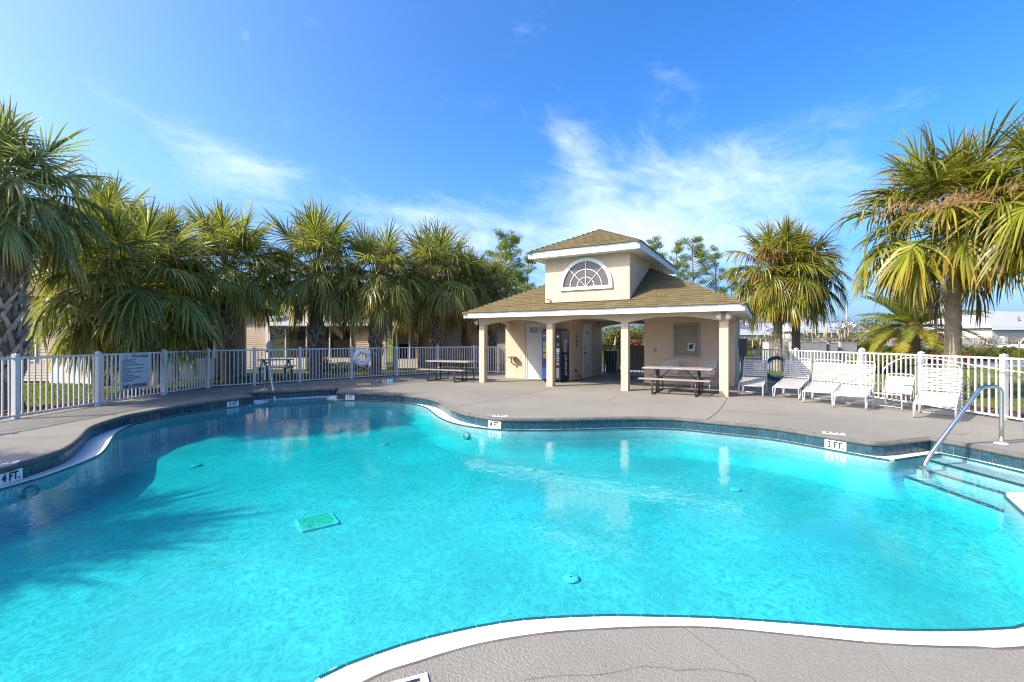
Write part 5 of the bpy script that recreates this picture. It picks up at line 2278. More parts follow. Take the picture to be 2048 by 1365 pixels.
def boot_mesh(name, L, w, mat, fork=True):
    """old split leaf base: two flat prongs leaving the trunk; y outwards, z up"""
    m = MB()
    def prong(x0, x1, z1, y1):
        a = [(x0 - w / 2, .0, 0), (x0 + w / 2, .0, 0), (x0 + w / 2, .035, -.01), (x0 - w / 2, .035, -.01)]
        mid = ((x0 + x1) / 2, y1 * .42 + .02, z1 * .55)
        b = [(mid[0] - w * .42, mid[1] - .02, mid[2]), (mid[0] + w * .42, mid[1] - .02, mid[2]), (mid[0] + w * .42, mid[1] + .012, mid[2]), (mid[0] - w * .42, mid[1] + .012, mid[2])]
        c = [(x1 - w * .22, y1 - .008, z1), (x1 + w * .22, y1 - .008, z1), (x1 + w * .22, y1 + .008, z1), (x1 - w * .22, y1 + .008, z1)]
        m.add(a + b + c, [(0, 1, 5, 4), (1, 2, 6, 5), (2, 3, 7, 6), (3, 0, 4, 7), (4, 5, 9, 8), (5, 6, 10, 9), (6, 7, 11, 10), (7, 4, 8, 11), (8, 9, 10, 11)])
    if fork:
        prong(-w * .1, -L * .42, L * .95, L * .20)
        prong(w * .1, L * .42, L * .95, L * .20)
    else:
        prong(0, 0, L, L * .25)
    return m.mesh('boot', mat)


def trunk_mesh(h, r0, r1, seed, mat='bark', lean=(0, 0)):
    rg = random.Random(seed)
    n, k = 14, max(10, int(h / .09))
    V, Fc = [], []
    for i in range(k + 1):
        t = i / k
        z = h * t
        r = r0 + (r1 - r0) * t
        if t < .08:
            r *= 1 + .25 * (1 - t / .08)
        r *= 1 + (.035 if i % 2 else -.02) + rg.uniform(-.015, .015)
        for j in range(n):
            a = 2 * pi * j / n
            rr = r * (1 + rg.uniform(-.03, .03))
            V.append((rr * cos(a) + lean[0] * t * t, rr * sin(a) + lean[1] * t * t, z))
    for i in range(k):
        for j in range(n):
            j2 = (j + 1) % n
            Fc.append((i * n + j, i * n + j2, (i + 1) * n + j2, (i + 1) * n + j))
    me = bpy.data.meshes.new('trunk')
    me.from_pydata(V, [], Fc)
    me.polygons.foreach_set('use_smooth', [True] * len(me.polygons))
    me.materials.append(MAT[mat])
    return me


BOOT = {'big': boot_mesh('boot', .42, .085, 'boot'), 'mid': boot_mesh('boot', .34, .07, 'boot'), 'red': boot_mesh('boot', .22, .10, 'boot_red', False)}


def palm(x, y, h, R, label, seed, tint='g', green=(.205, .212, .050), r=.17, n=40, dead=5, flowers=4, boots=None, lean=(0, 0), low=-1.0, group='fan palms around the pool', skip=None, hue=.4, bark='bark'):
    """fan palm: trunk to height h (the heart of the crown), leaves reaching R metres"""
    rg = random.Random(seed)
    o = thing('fan_palm', label, 'palm tree', (x, y, -.06), rg.uniform(0, 6.28), group)
    link('trunk', trunk_mesh(h, r * 1.05, r * .92, seed, bark, lean), o)
    hx, hy = lean
    sc0 = R / 1.95
    ga = 2.39996
    for i in range(n):
        t = (i + .5) / n
        e = radians(86 - (86 - 34 * low) * (t ** .85))
        e += radians(rg.uniform(-7, 7))
        a = i * ga + rg.uniform(-.25, .25)
        if skip and skip(a, e):
            continue
        fam = FR[tint]
        if tint == 'g' and t > .72 and rg.random() < hue:
            fam = FR['y']
        j = min(range(len(fam)), key=lambda q: abs(fam[q][0] - e))
        me = rg.choice(fam[j][1])
        k = rg.uniform(.78, 1.3)
        yel = max(0, t - .35) * rg.uniform(.2, 1.0)
        c = (green[0] * k + .10 * yel, green[1] * k + .07 * yel, green[2] * k + .004 * yel, 1)
        s_ = sc0 * rg.uniform(.88, 1.10) * (1 - .12 * (1 - t))
        zc = h - .05 - .35 * t
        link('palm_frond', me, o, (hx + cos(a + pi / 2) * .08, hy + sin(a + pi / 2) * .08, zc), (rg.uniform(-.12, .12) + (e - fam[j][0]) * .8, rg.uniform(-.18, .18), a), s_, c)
    for i in range(dead):
        a = rg.uniform(0, 6.28)
        k = rg.uniform(.7, 1.2)
        link('palm_frond', rg.choice(FR['d']), o, (hx + cos(a + pi / 2) * .1, hy + sin(a + pi / 2) * .1, h - .45), (rg.uniform(-.25, .1), 0, a), sc0 * rg.uniform(.8, 1.0), (.27 * k, .19 * k, .115 * k, 1))
    for i in range(flowers):
        a = rg.uniform(0, 6.28)
        link('flower_stalk', rg.choice(FLOW), o, (hx, hy, h - .1), (rg.uniform(-.3, .5), 0, a), sc0 * rg.uniform(.8, 1.1))
    if boots:
        for (bm_, z0, z1, step, tilt) in boots:
            z, i = z0, 0
            while z < z1:
                a = i * ga + rg.uniform(-.12, .12)
                t = z / h
                rr = r * (1.05 - .13 * t) * .97
                link('boot', BOOT[bm_], o, (lean[0] * t * t + rr * cos(a), lean[1] * t * t + rr * sin(a), z), (tilt + rg.uniform(-.12, .12), rg.uniform(-.15, .15), a - pi / 2), rg.uniform(.85, 1.12))
                z += step
                i += 1
    return o


LY = 'fan palms behind the left fence'
bx = lambda px, Y: (px - CX) / F * Y
zy = lambda py, Y: EYE - (py - HZ) * Y / F
# left row
palm(-11.35, 9.85, 5.0, 2.05, 'tall fan palm with a thick criss-cross booted trunk at the left picture edge', 101, green=(.190, .215, .090), r=.30, n=62, dead=5, flowers=3, group=LY,
     boots=[('big', .55, 4.6, .036, -.12)], hue=.1, low=-1.1)
palm(bx(262, 12.9), 12.9, zy(560, 12.9), 2.75, 'low spreading fan palm whose fronds hang over the fence by the rules sign', 102, r=.2, n=72, dead=7, flowers=3, group=LY, low=-1.55, green=(.180, .195, .050), hue=.35)
palm(bx(205, 15.2), 15.2, zy(470, 15.2), 2.3, 'fan palm half hidden between the tall edge palm and the low spreading one', 103, r=.17, n=51, dead=3, flowers=3, group=LY)
palm(bx(318, 15.6), 15.6, zy(505, 15.6), 2.1, 'fan palm with orange flower stalks rising behind the low spreading palm', 104, r=.17, n=51, dead=3, flowers=7, group=LY)
palm(bx(457, 16.2), 16.2, zy(520, 16.2), 2.40, 'fan palm with rough dark trunk left of the far handrail', 105, r=.20, n=59, dead=4, flowers=5, group=LY, boots=[('mid', 1.6, 4.0, .05, -.1)])
palm(bx(632, 18.4), 18.4, zy(528, 18.4), 2.65, 'fan palm with reddish booted trunk between far handrail and life ring', 106, r=.24, n=62, dead=7, flowers=5, group=LY, boots=[('mid', .9, 2.2, .045, -.1), ('red', 2.0, 3.6, .045, -.25)], hue=.5)
palm(bx(752, 18.9), 18.9, zy(550, 18.9), 2.5, 'fan palm with shaggy pale trunk just right of the life ring', 107, r=.22, n=56, dead=8, flowers=7, group=LY, boots=[('mid', .8, 3.2, .035, .05)], hue=.5)
palm(bx(872, 20.9), 20.9, zy(550, 20.9), 2.7, 'fan palm with forked boots on its trunk behind the left picnic table', 108, r=.24, n=62, dead=6, flowers=5, group=LY, boots=[('red', 2.2, 3.6, .05, -.2), ('mid', .9, 2.4, .05, -.15)], hue=.5)
palm(bx(838, 22.6), 22.6, zy(590, 22.6), 2.3, 'fan palm with thin smooth trunk between the two booted palms', 109, r=.17, n=45, dead=3, flowers=3, group=LY)
palm(bx(932, 22.6), 22.6, zy(572, 22.6), 2.4, 'fan palm with reddish trunk just left of the clubhouse eave', 110, r=.2, n=51, dead=3, flowers=5, group=LY, boots=[('red', 1.2, 3.0, .05, -.2)], hue=.4)
palm(bx(985, 23.4), 23.4, zy(578, 23.4), 2.15, 'fan palm seen through the left arch of the clubhouse porch', 111, r=.18, n=51, dead=4, flowers=5, group=LY, boots=[('mid', 1.0, 2.4, .06, -.1)], hue=.4)
# one more outside the picture on the left: its shade lies across the pool
palm(-13.1, 2.4, 5.0, 2.25, 'fan palm outside the picture that shades the left of the pool', 112, r=.24, n=59, dead=4, flowers=2, group=LY)
# right side
RY = 'fan palms beyond the right fence'
YG = (.140, .165, .020)
palm(bx(1556, 22.0), 22.0, zy(540, 22.0), 2.9, 'left one of the twin fan palms, with pale shaggy boots on its trunk', 201, 'y', YG, r=.19, bark='bark_light', n=62, dead=8, flowers=9, group=RY, boots=[('mid', 2.2, 3.8, .045, .0)], low=-1.3)
palm(bx(1592, 22.7), 22.7, zy(540, 22.7), 2.6, 'right one of the twin fan palms, with the darker trunk', 202, 'y', YG, r=.19, n=56, dead=6, flowers=8, group=RY, boots=[('red', 2.4, 3.6, .05, -.1)], low=-1.3)
palm(bx(1906, 11.9), 11.9, zy(432, 11.9), 2.75, 'big yellowing fan palm with mossy bare trunk right of the date palm', 203, 'y', (.160, .180, .020), r=.168, n=54, dead=3, flowers=11, group=RY, low=-.72, bark='bark_light')
palm(bx(2150, 9.9), 9.9, zy(385, 9.9), 2.5, 'fan palm leaning in from beyond the right picture edge', 204, 'y', (.150, .175, .020), r=.2, n=56, dead=4, flowers=9, group=RY, low=-.85)


# ------------------------------------------------------------------ date palm with feather leaves
def feather_mesh(elev, seed, arch):
    rg = random.Random(seed)
    V, Fc, al, sh = [], [], [], []
    p, d = Vector((0, .1, 0)), Vector((0, cos(elev), sin(elev)))
    path = []
    n = 22
    L = 2.3
    for i in range(n + 1):
        path.append((p.copy(), d.copy()))
        d = (d + Vector((0, 0, -arch / n))).normalized()
        p = p + d * (L / n)
    for i, (q, dd) in enumerate(path):
        w = .022 * (1 - .85 * i / n)
        b = len(V)
        V += [tuple(q - Vector((w, 0, 0))), tuple(q + Vector((w, 0, 0)))]
        al += [.3, .3]
        sh += [.8, .8]
        if i:
            Fc.append((b - 2, b - 1, b + 1, b))
    for i in range(2 * n):
        f = .12 + .88 * i / (2 * n)
        k = min(int(f * n), n - 1)
        q, dd = path[k]
        q = q + (path[k + 1][0] - q) * (f * n - k)
        nr = Vector((1, 0, 0)).cross(dd)
        LL = .50 * sin(pi * min(1, .18 + f * .80)) + .06
        for s in (-1, 1):
            e = (Vector((s, 0, 0)) * .75 + dd * .75 + nr * rg.uniform(.05, .35)).normalized()
            e2 = (e + Vector((0, 0, -.25))).normalized()
            sd = dd * .024
            b = len(V)
            V += [tuple(q - sd), tuple(q + sd), tuple(q + e * LL * .55 + sd * .9), tuple(q + e * LL * .55 - sd * .9), tuple(q + e * LL * .55 + e2 * LL * .45)]
            al += [0, 0, .5, .5, 1.0]
            ss = rg.uniform(.2, .9)
            sh += [ss] * 5
            Fc += [(b, b + 1, b + 2, b + 3), (b + 3, b + 2, b + 4)]
    me = bpy.data.meshes.new('feather_frond')
    me.from_pydata(V, [], Fc)
    attr(me, 'along', al)
    attr(me, 'shade', sh)
    me.materials.append(MAT['leaf_yellow'])
    return me


dpx, dpy = bx(1827, 30.0), 30.0
dh = zy(645, 30.0)
o = thing('date_palm', 'round headed date palm with feather fronds and stout trunk beyond the right fence', 'palm tree', (dpx, dpy, -.06))
link('trunk', trunk_mesh(dh, .36, .33, 5), o)
FE = [(e, feather_mesh(radians(e), 40 + e, a)) for e, a in ((80, .45), (58, .8), (36, 1.0), (12, 1.15), (-10, 1.0))]
rg = random.Random(9)
for i in range(56):
    t = (i + .5) / 56
    e = 84 - 102 * t + rg.uniform(-6, 6)
    em, me = min(FE, key=lambda q: abs(q[0] - e))
    a = i * 2.39996
    yl = max(0, t - .6) * 2.2
    k = rg.uniform(.8, 1.2)
    link('feather_frond', me, o, (cos(a + pi / 2) * .15, sin(a + pi / 2) * .15, dh - .1 - .3 * t), (rg.uniform(-.1, .1), rg.uniform(-.2, .2), a), 1.55 * rg.uniform(.9, 1.05), ((.13 + .26 * yl) * k, (.17 + .14 * yl) * k, .035 * k, 1))
for i in range(46):
    a = i * 2.39996
    z = dh - .75 + .016 * i
    link('boot', BOOT['red'], o, (.33 * cos(a), .33 * sin(a), z), (-.35, 0, a - pi / 2), 1.5)


# ------------------------------------------------------------------ townhouses behind the left palms
def siding_wall(a, b, z0, z1, parent, name='wall', mat='siding', expo=.105, t=.16):
    """lapped boards: every course stands proud of the one above"""
    a, b = Vector((a[0], a[1])), Vector((b[0], b[1]))
    d = (b - a).normalized()
    nrm = Vector((d.y, -d.x))
    m = MB()
    z = z0
    vs, fs = [], []
    prof = []
    while z < z1 - 1e-4:
        zz = min(z + expo, z1)
        prof += [(.014, z), (.0, zz)]
        z = zz
    for (o_, zz) in prof:
        for p in (a, b):
            vs.append((p.x + nrm.x * o_, p.y + nrm.y * o_, zz))
    fs = [(2 * i, 2 * i + 1, 2 * i + 3, 2 * i + 2) for i in range(len(prof) - 1)]
    m.add(vs, fs)
    q0, q1 = a - nrm * t, b - nrm * t
    m.add([(a.x, a.y, z0), (b.x, b.y, z0), (q1.x, q1.y, z0), (q0.x, q0.y, z0), (a.x, a.y, z1), (b.x, b.y, z1), (q1.x, q1.y, z1), (q0.x, q0.y, z1)],
          [(1, 2, 6, 5), (2, 3, 7, 6), (3, 0, 4, 7), (4, 5, 6, 7)])
    return m.build(name, mat, parent)


def bxo(name, a, b, mat, parent):
    return MB().span(a, b).build(name, mat, parent)


def window(parent, x0, x1, z0, z1, y, glass='glass', bars=1, name='window'):
    m = MB()
    t = .05
    m.span((x0 - t, y - .03, z0 - t), (x0, y + .03, z1 + t))
    m.span((x1, y - .03, z0 - t), (x1 + t, y + .03, z1 + t))
    m.span((x0, y - .03, z0 - t), (x1, y + .03, z0))
    m.span((x0, y - .03, z1), (x1, y + .03, z1 + t))
    if bars:
        m.span((x0, y - .02, (z0 + z1) / 2 - .02), (x1, y + .0, (z0 + z1) / 2 + .02))
    w = m.build(name, 'white_paint', parent)
    MB().span((x0, y + .005, z0), (x1, y + .02, z1)).build('pane', glass, w)
    return w


# nearest house at the left: window, lit corner and long white porch wall
h1 = thing('townhouse', 'beige sided townhouse with a white porch wall behind the leftmost palms', 'house', (0, 0, 0), 0, 'townhouses behind the left palms')
Y1 = 16.2
siding_wall((-26, Y1), (-15.05, Y1), 0, 3.1, h1)
window(h1, bx(40, Y1), bx(72, Y1), zy(720, Y1), zy(640, Y1), Y1 - .02)
window(h1, bx(-150, Y1), bx(-95, Y1), zy(722, Y1), zy(640, Y1), Y1 - .02)
bxo('corner_board', (-15.05, Y1 - .04, 0), (-14.9, Y1 + .1, 3.1), 'white_paint', h1)
xa, xb = bx(98, 16.0), bx(182, 15.75)
m = MB()
m.bar((xa, 16.05, .36), (xb, 15.8, .36), .08, .86)
m.build('porch_wall', 'siding_white', h1)
MB().bar((xb + .03, 15.85, .36), (bx(430, 17.5), 17.5, .36), .08, .86).build('porch_wall', 'siding_white', h1)
for k in range(5):
    t = k / 4
    MB().span((xb + (bx(430, 17.5) - xb) * t - .04, 15.85 + 1.65 * t - .04, .79), (xb + (bx(430, 17.5) - xb) * t + .04, 15.85 + 1.65 * t + .04, 2.3)).build('post', 'white_metal', h1)
    if k < 4:
        t2 = (k + 1) / 4
        a_, b_ = (xb + (bx(430, 17.5) - xb) * t + .05, 15.88 + 1.65 * t), (xb + (bx(430, 17.5) - xb) * t2 - .05, 15.88 + 1.65 * t2)
        MB().bar((a_[0], a_[1], 1.54), (b_[0], b_[1], 1.54), .01, 1.5).build('screen', 'screen', h1)
siding_wall((-14.9, 18.6), (-11.4, 18.9), 0, 3.1, h1)
bxo('wall', (-15.0, 16.4, 0), (-14.9, 18.6, 3.1), 'siding', h1)
MB().add([(-26.5, 15.6, 3.05), (-11.0, 15.6, 3.05), (-11.0, 19.4, 3.05), (-26.5, 19.4, 3.05), (-26.5, 17.6, 4.1), (-12.5, 17.6, 4.1)], [(0, 1, 5, 4), (2, 3, 4, 5), (1, 2, 5), (0, 4, 3), (3, 2, 1, 0)]).build('roof', 'shingle', h1)

# middle house with gable wall, screened porches and a lean-to roof edge
h2 = thing('townhouse', 'beige sided townhouse with screened porches behind the life ring', 'house', (0, 0, 0), 0, 'townhouses behind the left palms')
Y2 = 22.3
ze = zy(652, Y2)
X = lambda p: bx(p, Y2)
siding_wall((X(380), Y2 + .05), (X(533), Y2 + .05), 0, 3.0, h2)
bxo('corner_board', (X(533), Y2 - .04, 0), (X(537), Y2 + .1, ze), 'white_paint', h2)
siding_wall((X(555), Y2 + .5), (X(830), Y2 + .5), ze + .1, ze + 1.55, h2, 'gable_wall')
m = MB()
m.span((X(540), Y2 - .30, ze), (X(818), Y2 - .24, ze + .16))
m.build('fascia', 'white_paint', h2)
MB().add([(X(540), Y2 - .24, ze + .14), (X(818), Y2 - .24, ze + .14), (X(818), Y2 + .6, ze + .42), (X(540), Y2 + .6, ze + .42)], [(0, 1, 2, 3)]).build('porch_roof', 'white_roof', h2)
zk = zy(716, Y2)
bxo('porch_wall', (X(537), Y2 - .05, 0), (X(611), Y2 + .02, zk), 'siding_white', h2)
bxo('porch_wall', (X(640), Y2 - .05, 0), (X(704), Y2 + .02, zk), 'siding_white', h2)
for p_ in (540, 572, 614, 660, 702):
    bxo('post', (X(p_) - .03, Y2 - .06, zk if p_ in (572, 660) else 0), (X(p_) + .03, Y2 + .03, ze), 'siding_white', h2)
bxo('screen', (X(541.5), Y2 - .01, zk), (X(613), Y2, ze), 'screen', h2)
bxo('screen', (X(616), Y2 - .01, zk), (X(703), Y2, ze), 'screen', h2)
bxo('porch_back', (X(530), Y2 + 2.4, 0), (X(720), Y2 + 2.5, ze), 'siding', h2)
bxo('porch_side', (X(612), Y2 + .1, 0), (X(616), Y2 + 2.4, ze), 'siding', h2)
window(h2, X(548), X(568), .1, 1.95, Y2 + 2.36, 'glass', 0, 'door')
window(h2, X(650), X(690), .1, 1.95, Y2 + 2.36, 'glass', 0, 'door')
siding_wall((X(704), Y2 + .02), (X(740), Y2 + .02), 0, ze, h2)
bxo('corner_board', (X(740), Y2 - .04, 0), (X(743), Y2 + .08, ze), 'white_paint', h2)
bxo('door', (X(746), Y2 + .0, 0), (X(752), Y2 + .04, ze - .1), 'black', h2)
siding_wall((X(755), Y2 + .02), (X(772), Y2 + .02), 0, ze, h2)
bxo('porch_wall', (X(790), Y2 + .1, .05), (X(835), Y2 + .16, .52), 'siding_white', h2)
siding_wall((X(772), Y2 + 1.3), (X(850), Y2 + 1.3), 0, ze + .3, h2)
for p_ in (792, 818):
    bxo('post', (X(p_) - .04, Y2 + .1, .5), (X(p_) + .04, Y2 + .18, ze), 'white_paint', h2)
window(h2, X(815), X(832), .55, 1.9, Y2 + 1.26, 'glass', 1)
MB().add([(X(380), Y2 - .3, 3.0), (X(545), Y2 - .3, 3.0), (X(545), Y2 + 6, 4.2), (X(380), Y2 + 6, 4.2), (X(380), Y2 + 6, 3.0), (X(545), Y2 + 6, 3.0)], [(0, 1, 2, 3), (0, 4, 5, 1), (1, 5, 2), (0, 3, 4), (4, 3, 2, 5)]).build('roof', 'shingle', h2)
MB().add([(X(550), Y2 + .3, ze + 1.55), (X(838), Y2 + .3, ze + 1.55), (X(838), Y2 + 6, ze + 2.6), (X(550), Y2 + 6, ze + 2.6)], [(0, 1, 2, 3)]).build('roof', 'shingle', h2)

# pink building further back
h3 = thing('outbuilding', 'pink beige stucco building far back between the porch columns and palms', 'house', (0, 0, 0))
Y3 = 27.0
bxo('wall', (bx(870, Y3), Y3, 0), (bx(1120, Y3), Y3 + 6, 2.5), 'pink_wall', h3)
MB().add([(bx(862, Y3), Y3 - .5, 2.5), (bx(1126, Y3), Y3 - .5, 2.5), (bx(1126, Y3), Y3 + 6.5, 2.5), (bx(862, Y3), Y3 + 6.5, 2.5), (bx(930, Y3), Y3 + 3, 3.3), (bx(1070, Y3), Y3 + 3, 3.3)],
         [(0, 1, 5, 4), (1, 2, 5), (2, 3, 4, 5), (3, 0, 4), (3, 2, 1, 0)]).build('roof', 'shingle', h3)
m = MB().span((bx(884, Y3), Y3 - .04, 0), (bx(888, Y3), Y3 - .001, 2.4))
m.build('pilaster', 'pink_wall', h3)

# small teal picnic table and pedestal grill on the lawn
o = thing('small_table', 'faded teal wooden picnic table on the lawn beyond the fence', 'picnic table', (bx(552, 18.6), 18.6, -.06), .2)
for k in range(5):
    MB().box((0, -.28 + k * .14, .72), (1.25, .125, .035)).build('plank', 'teal_wood', o)
for s in (-1, 1):
    for k in range(2):
        MB().box((0, s * (.55 + k * .13), .42), (1.25, .115, .035)).build('plank', 'teal_wood', o)
    for t in (-1, 1):
        MB().bar((s * .48, t * .12, .70), (s * .48, t * .58, .0), .09, .04).build('leg', 'teal_wood', o)
    MB().box((s * .48, 0, .38), (.04, 1.3, .09)).build('crosspiece', 'teal_wood', o)
o = thing('pedestal_lamp', 'white globe ornament on a post beside the far screened porch', 'ornament', (bx(539, 17.5), 17.5, -.06))
MB().lathe((0, 0, 0), [(.05, 0), (.05, 1.05), (.12, 1.08), (.12, 1.13), (.09, 1.2), (.13, 1.3), (.10, 1.42), (.04, 1.5)], 12).build('post', 'white_paint', o)
# dark patio chair on the porch
o = thing('patio_chair', 'tall dark patio chair on the far porch between two palms', 'chair', (bx(808, 22.9), 22.9, .0), .2)
for s in (-1, 1):
    MB().tube([(s * .28, -.3, 0), (s * .28, -.3, .62), (s * .28, .25, .62), (s * .28, .45, 1.25)], .025, 6).build('frame', 'black', o)
    MB().tube([(s * .28, .25, .62), (s * .28, .3, 0)], .025, 6).build('leg', 'black', o)
MB().add([(-.28, .12, .42), (.28, .12, .42), (.28, .46, 1.25), (-.28, .46, 1.25), (-.28, .14, .42), (.28, .14, .42), (.28, .48, 1.25), (-.28, .48, 1.25)], [(0, 1, 2, 3), (7, 6, 5, 4), (0, 4, 5, 1), (3, 2, 6, 7), (0, 3, 7, 4), (1, 5, 6, 2)]).build('back', 'black', o)
MB().box((0, -.08, .42), (.54, .5, .05)).build('seat', 'black', o)


# ------------------------------------------------------------------ foliage
def cloud(name, parts, n, size, mat, parent=None, loc=(0, 0, 0), flat=.0, seed=1, elong=1.6):
    """many leaf sized faces spread through a few uneven volumes: parts = (centre, radii)"""
    rg = random.Random(seed)
    V, Fc, sh = [], [], []
    vol = [r[0] * r[1] * r[2] for c, r in parts]
    tot = sum(vol)
    for (c, r), v in zip(parts, vol):
        for _ in range(max(3, int(n * v / tot))):
            while True:
                u = Vector((rg.uniform(-1, 1), rg.uniform(-1, 1), rg.uniform(-1, 1)))
                if u.length < 1:
                    break
            L = u.length
            u = u * ((.35 + .65 * L ** .4) / max(L, .05) * L)
            p = Vector((c[0] + u.x * r[0], c[1] + u.y * r[1], c[2] + u.z * r[2]))
            a = Vector((rg.gauss(0, 1), rg.gauss(0, 1), rg.gauss(0, 1 - flat))).normalized()
            b_ = a.orthogonal().normalized()
            w = a.cross(b_)
            th = rg.uniform(0, 6.28)
            e = b_ * cos(th) + w * sin(th)
            f = a.cross(e)
            s = size * rg.uniform(.6, 1.35)
            k = len(V)
            V += [tuple(p - e * s * elong), tuple(p - f * s * .5), tuple(p + e * s * elong), tuple(p + f * s * .5)]
            q = rg.random()
            sh += [q] * 4
            Fc.append((k, k + 1, k + 2, k + 3))
    me = bpy.data.meshes.new(name)
    me.from_pydata(V, [], Fc)
    attr(me, 'shade', sh)
    me.materials.append(MAT[mat])
    return link(name, me, parent, loc)


def pine(x, y, h, crown0, w, label, seed, dense_=1.0, group='pines far behind the clubhouse'):
    rg = random.Random(seed)
    o = thing('pine_tree', label, 'pine tree', (x, y, -.06), 0, group)
    link('trunk', trunk_mesh(h * .97, .20, .05, seed, 'pine_bark', (rg.uniform(-.4, .4), 0)), o)
    m = MB()
    parts = []
    k = int(26 * dense_)
    for i in range(k):
        t = crown0 + (1 - crown0) * (i + rg.random()) / k
        z = h * t
        a = rg.uniform(0, 6.28)
        L = w * (1.05 - .75 * ((t - crown0) / (1 - crown0)) ** 1.3) * rg.uniform(.45, 1.0)
        e = Vector((cos(a) * L, sin(a) * L, z + L * rg.uniform(.1, .5)))
        m.tube([(0, 0, z), (e.x * .5, e.y * .5, z + (e.z - z) * .35), tuple(e)], [.05, .035, .015], 5, caps=False)
        for j in range(rg.choice((3, 4, 6))):
            q = rg.uniform(.55, 1.05)
            s = rg.uniform(.28, .66)
            parts.append(((e.x * q + rg.uniform(-.3, .3), e.y * q + rg.uniform(-.3, .3), z + (e.z - z) * q + rg.uniform(-.1, .35)), (s * 1.15, s * 1.15, s * .72)))
    parts.append(((0, 0, h), (.5, .5, .5)))
    m.build('limbs', 'pine_bark', o)
    cloud('crown', parts, int(8500 * dense_), .055, 'pine', o, seed=seed, elong=2.4)
    return o


pine(bx(1012, 55), 55, zy(468, 55), .34, 4.2, 'bushy pine rising behind the palms left of the tower', 301, 2.6)
pine(bx(1052, 62), 62, zy(512, 62), .25, 3.2, 'sparse pine just left of the tower', 302, .8)
pine(bx(1312, 64), 64, zy(480, 64), .60, 2.0, 'small topped pine just right of the tower eave', 303, .7)
pine(bx(1357, 60), 60, zy(486, 60), .45, 2.3, 'slender pine left of the tall pine right of the tower', 304, .7)
pine(bx(1388, 58), 58, zy(482, 58), .55, 3.0, 'tall round topped pine right of the tower', 305, 1.0)
pine(bx(1432, 60), 60, zy(500, 60), .35, 2.6, 'loose pine between the tall pine and the twin palms', 306, .7)
pine(bx(1462, 66), 66, zy(545, 66), .40, 2.4, 'low pine half behind the twin palms', 307, .7)


def bush(name, label, px, Y, top_py, w, mat, n, size, cat='shrub', group=None, seed=1, z0=0.0, loose=1.0, stems=True):
    rg = random.Random(seed)
    x = bx(px, Y)
    h = zy(top_py, Y)
    o = thing(name, label, cat, (x, Y, -.06), 0, group)
    parts = []
    for i in range(9):
        a = rg.uniform(0, 6.28)
        r_ = rg.uniform(0, .6) * w
        s = rg.uniform(.25, .45)
        parts.append(((cos(a) * r_, sin(a) * r_ * .7, h * rg.uniform(.35, .78)), (w * s * loose, w * s * loose, h * s * .75)))
    cloud('foliage', parts, n, size, mat, o, seed=seed)
    if stems:
        m = MB()
        for i in range(6):
            a = rg.uniform(0, 6.28)
            m.tube([(0, 0, 0), (cos(a) * w * .25, sin(a) * w * .2, h * .4), (cos(a) * w * .55, sin(a) * w * .4, h * rg.uniform(.7, 1.0))], [.03, .02, .008], 5)
        m.build('stems', 'pine_bark', o)
    return o


# shrubs and grasses beyond the road on the right, and behind the gate
for i, (px, Y, top, w, mt, n, sz, lab) in enumerate((
        (1225, 32, 655, 1.6, 'bush_olive', 2600, .07, 'olive shrub seen over the gate, left of the porch column'), (1205, 34, 668, 1.3, 'bush', 1800, .07, 'dark green shrub behind the wheeled bin'),
        (1268, 33, 648, 1.5, 'bush_olive', 2200, .07, 'tall olive shrub over the solid gate leaf'), (1262, 30.5, 676, 1.0, 'bush_red', 1500, .055, 'copper leaved shrub over the solid gate leaf'),
        (1280, 29.8, 690, .8, 'bush_grey', 420, .05, 'pale twiggy shrub at the right end of the gate'),
        (1500, 33, 672, 1.6, 'bush_olive', 2200, .06, 'yellow green shrub beside the clubhouse eave on the right'), (1540, 36, 660, 1.5, 'bush_grey', 720, .055, 'loose twiggy shrub behind the twin palms'),
        (1612, 35, 652, 2.0, 'bush_grey', 780, .055, 'loose twiggy shrub right of the twin palms'), (1672, 36, 634, 2.6, 'bush_grey', 1320, .055, 'tall twiggy shrub before the white gabled house'),
        (1715, 37, 650, 2.2, 'bush_grey', 1020, .055, 'twiggy shrub left of the date palm'), (1735, 36, 678, 2.6, 'bush_olive', 2600, .06, 'broad olive shrub under the date palm on its left'),
        (1780, 34.5, 688, 2.0, 'bush_olive', 1800, .06, 'olive shrub before the date palm trunk'), (1875, 37, 668, 2.0, 'bush_grey', 780, .055, 'pale twiggy shrub right of the date palm trunk'),
        (1868, 35, 694, 2.0, 'bush_olive', 2000, .06, 'low olive shrub between date palm and the mossy palm trunk'), (1935, 36, 690, 2.2, 'bush_olive', 2000, .06, 'low olive shrub right of the mossy palm trunk'),
        (1978, 38, 668, 1.3, 'bush_grey', 420, .055, 'thin twiggy shrub before the white masonry wall'), (2025, 38, 664, 1.4, 'bush_grey', 420, .055, 'thin twiggy shrub at the right edge before the wall'),
        (1620, 33, 690, 1.8, 'bush_olive', 1500, .06, 'low olive shrub hugging the beige cabinets on their right end'), (1700, 32.5, 688, 1.8, 'bush_olive', 1600, .06, 'low olive shrub right behind the single beige cabinet'),
        (1658, 37, 676, 2.6, 'bush_olive', 2400, .06, 'broad olive shrub behind the gap between the beige cabinets'), (2015, 34, 692, 1.6, 'bush_olive', 1500, .06, 'low olive shrub behind the pickup'),
        (1975, 37, 692, 1.5, 'bush', 1500, .06, 'dark spiky shrub beside the parked pickup'))):
    bush('shrub', lab, px, Y, top, w, mt, n, sz, seed=400 + i, group='shrubs beyond the road')
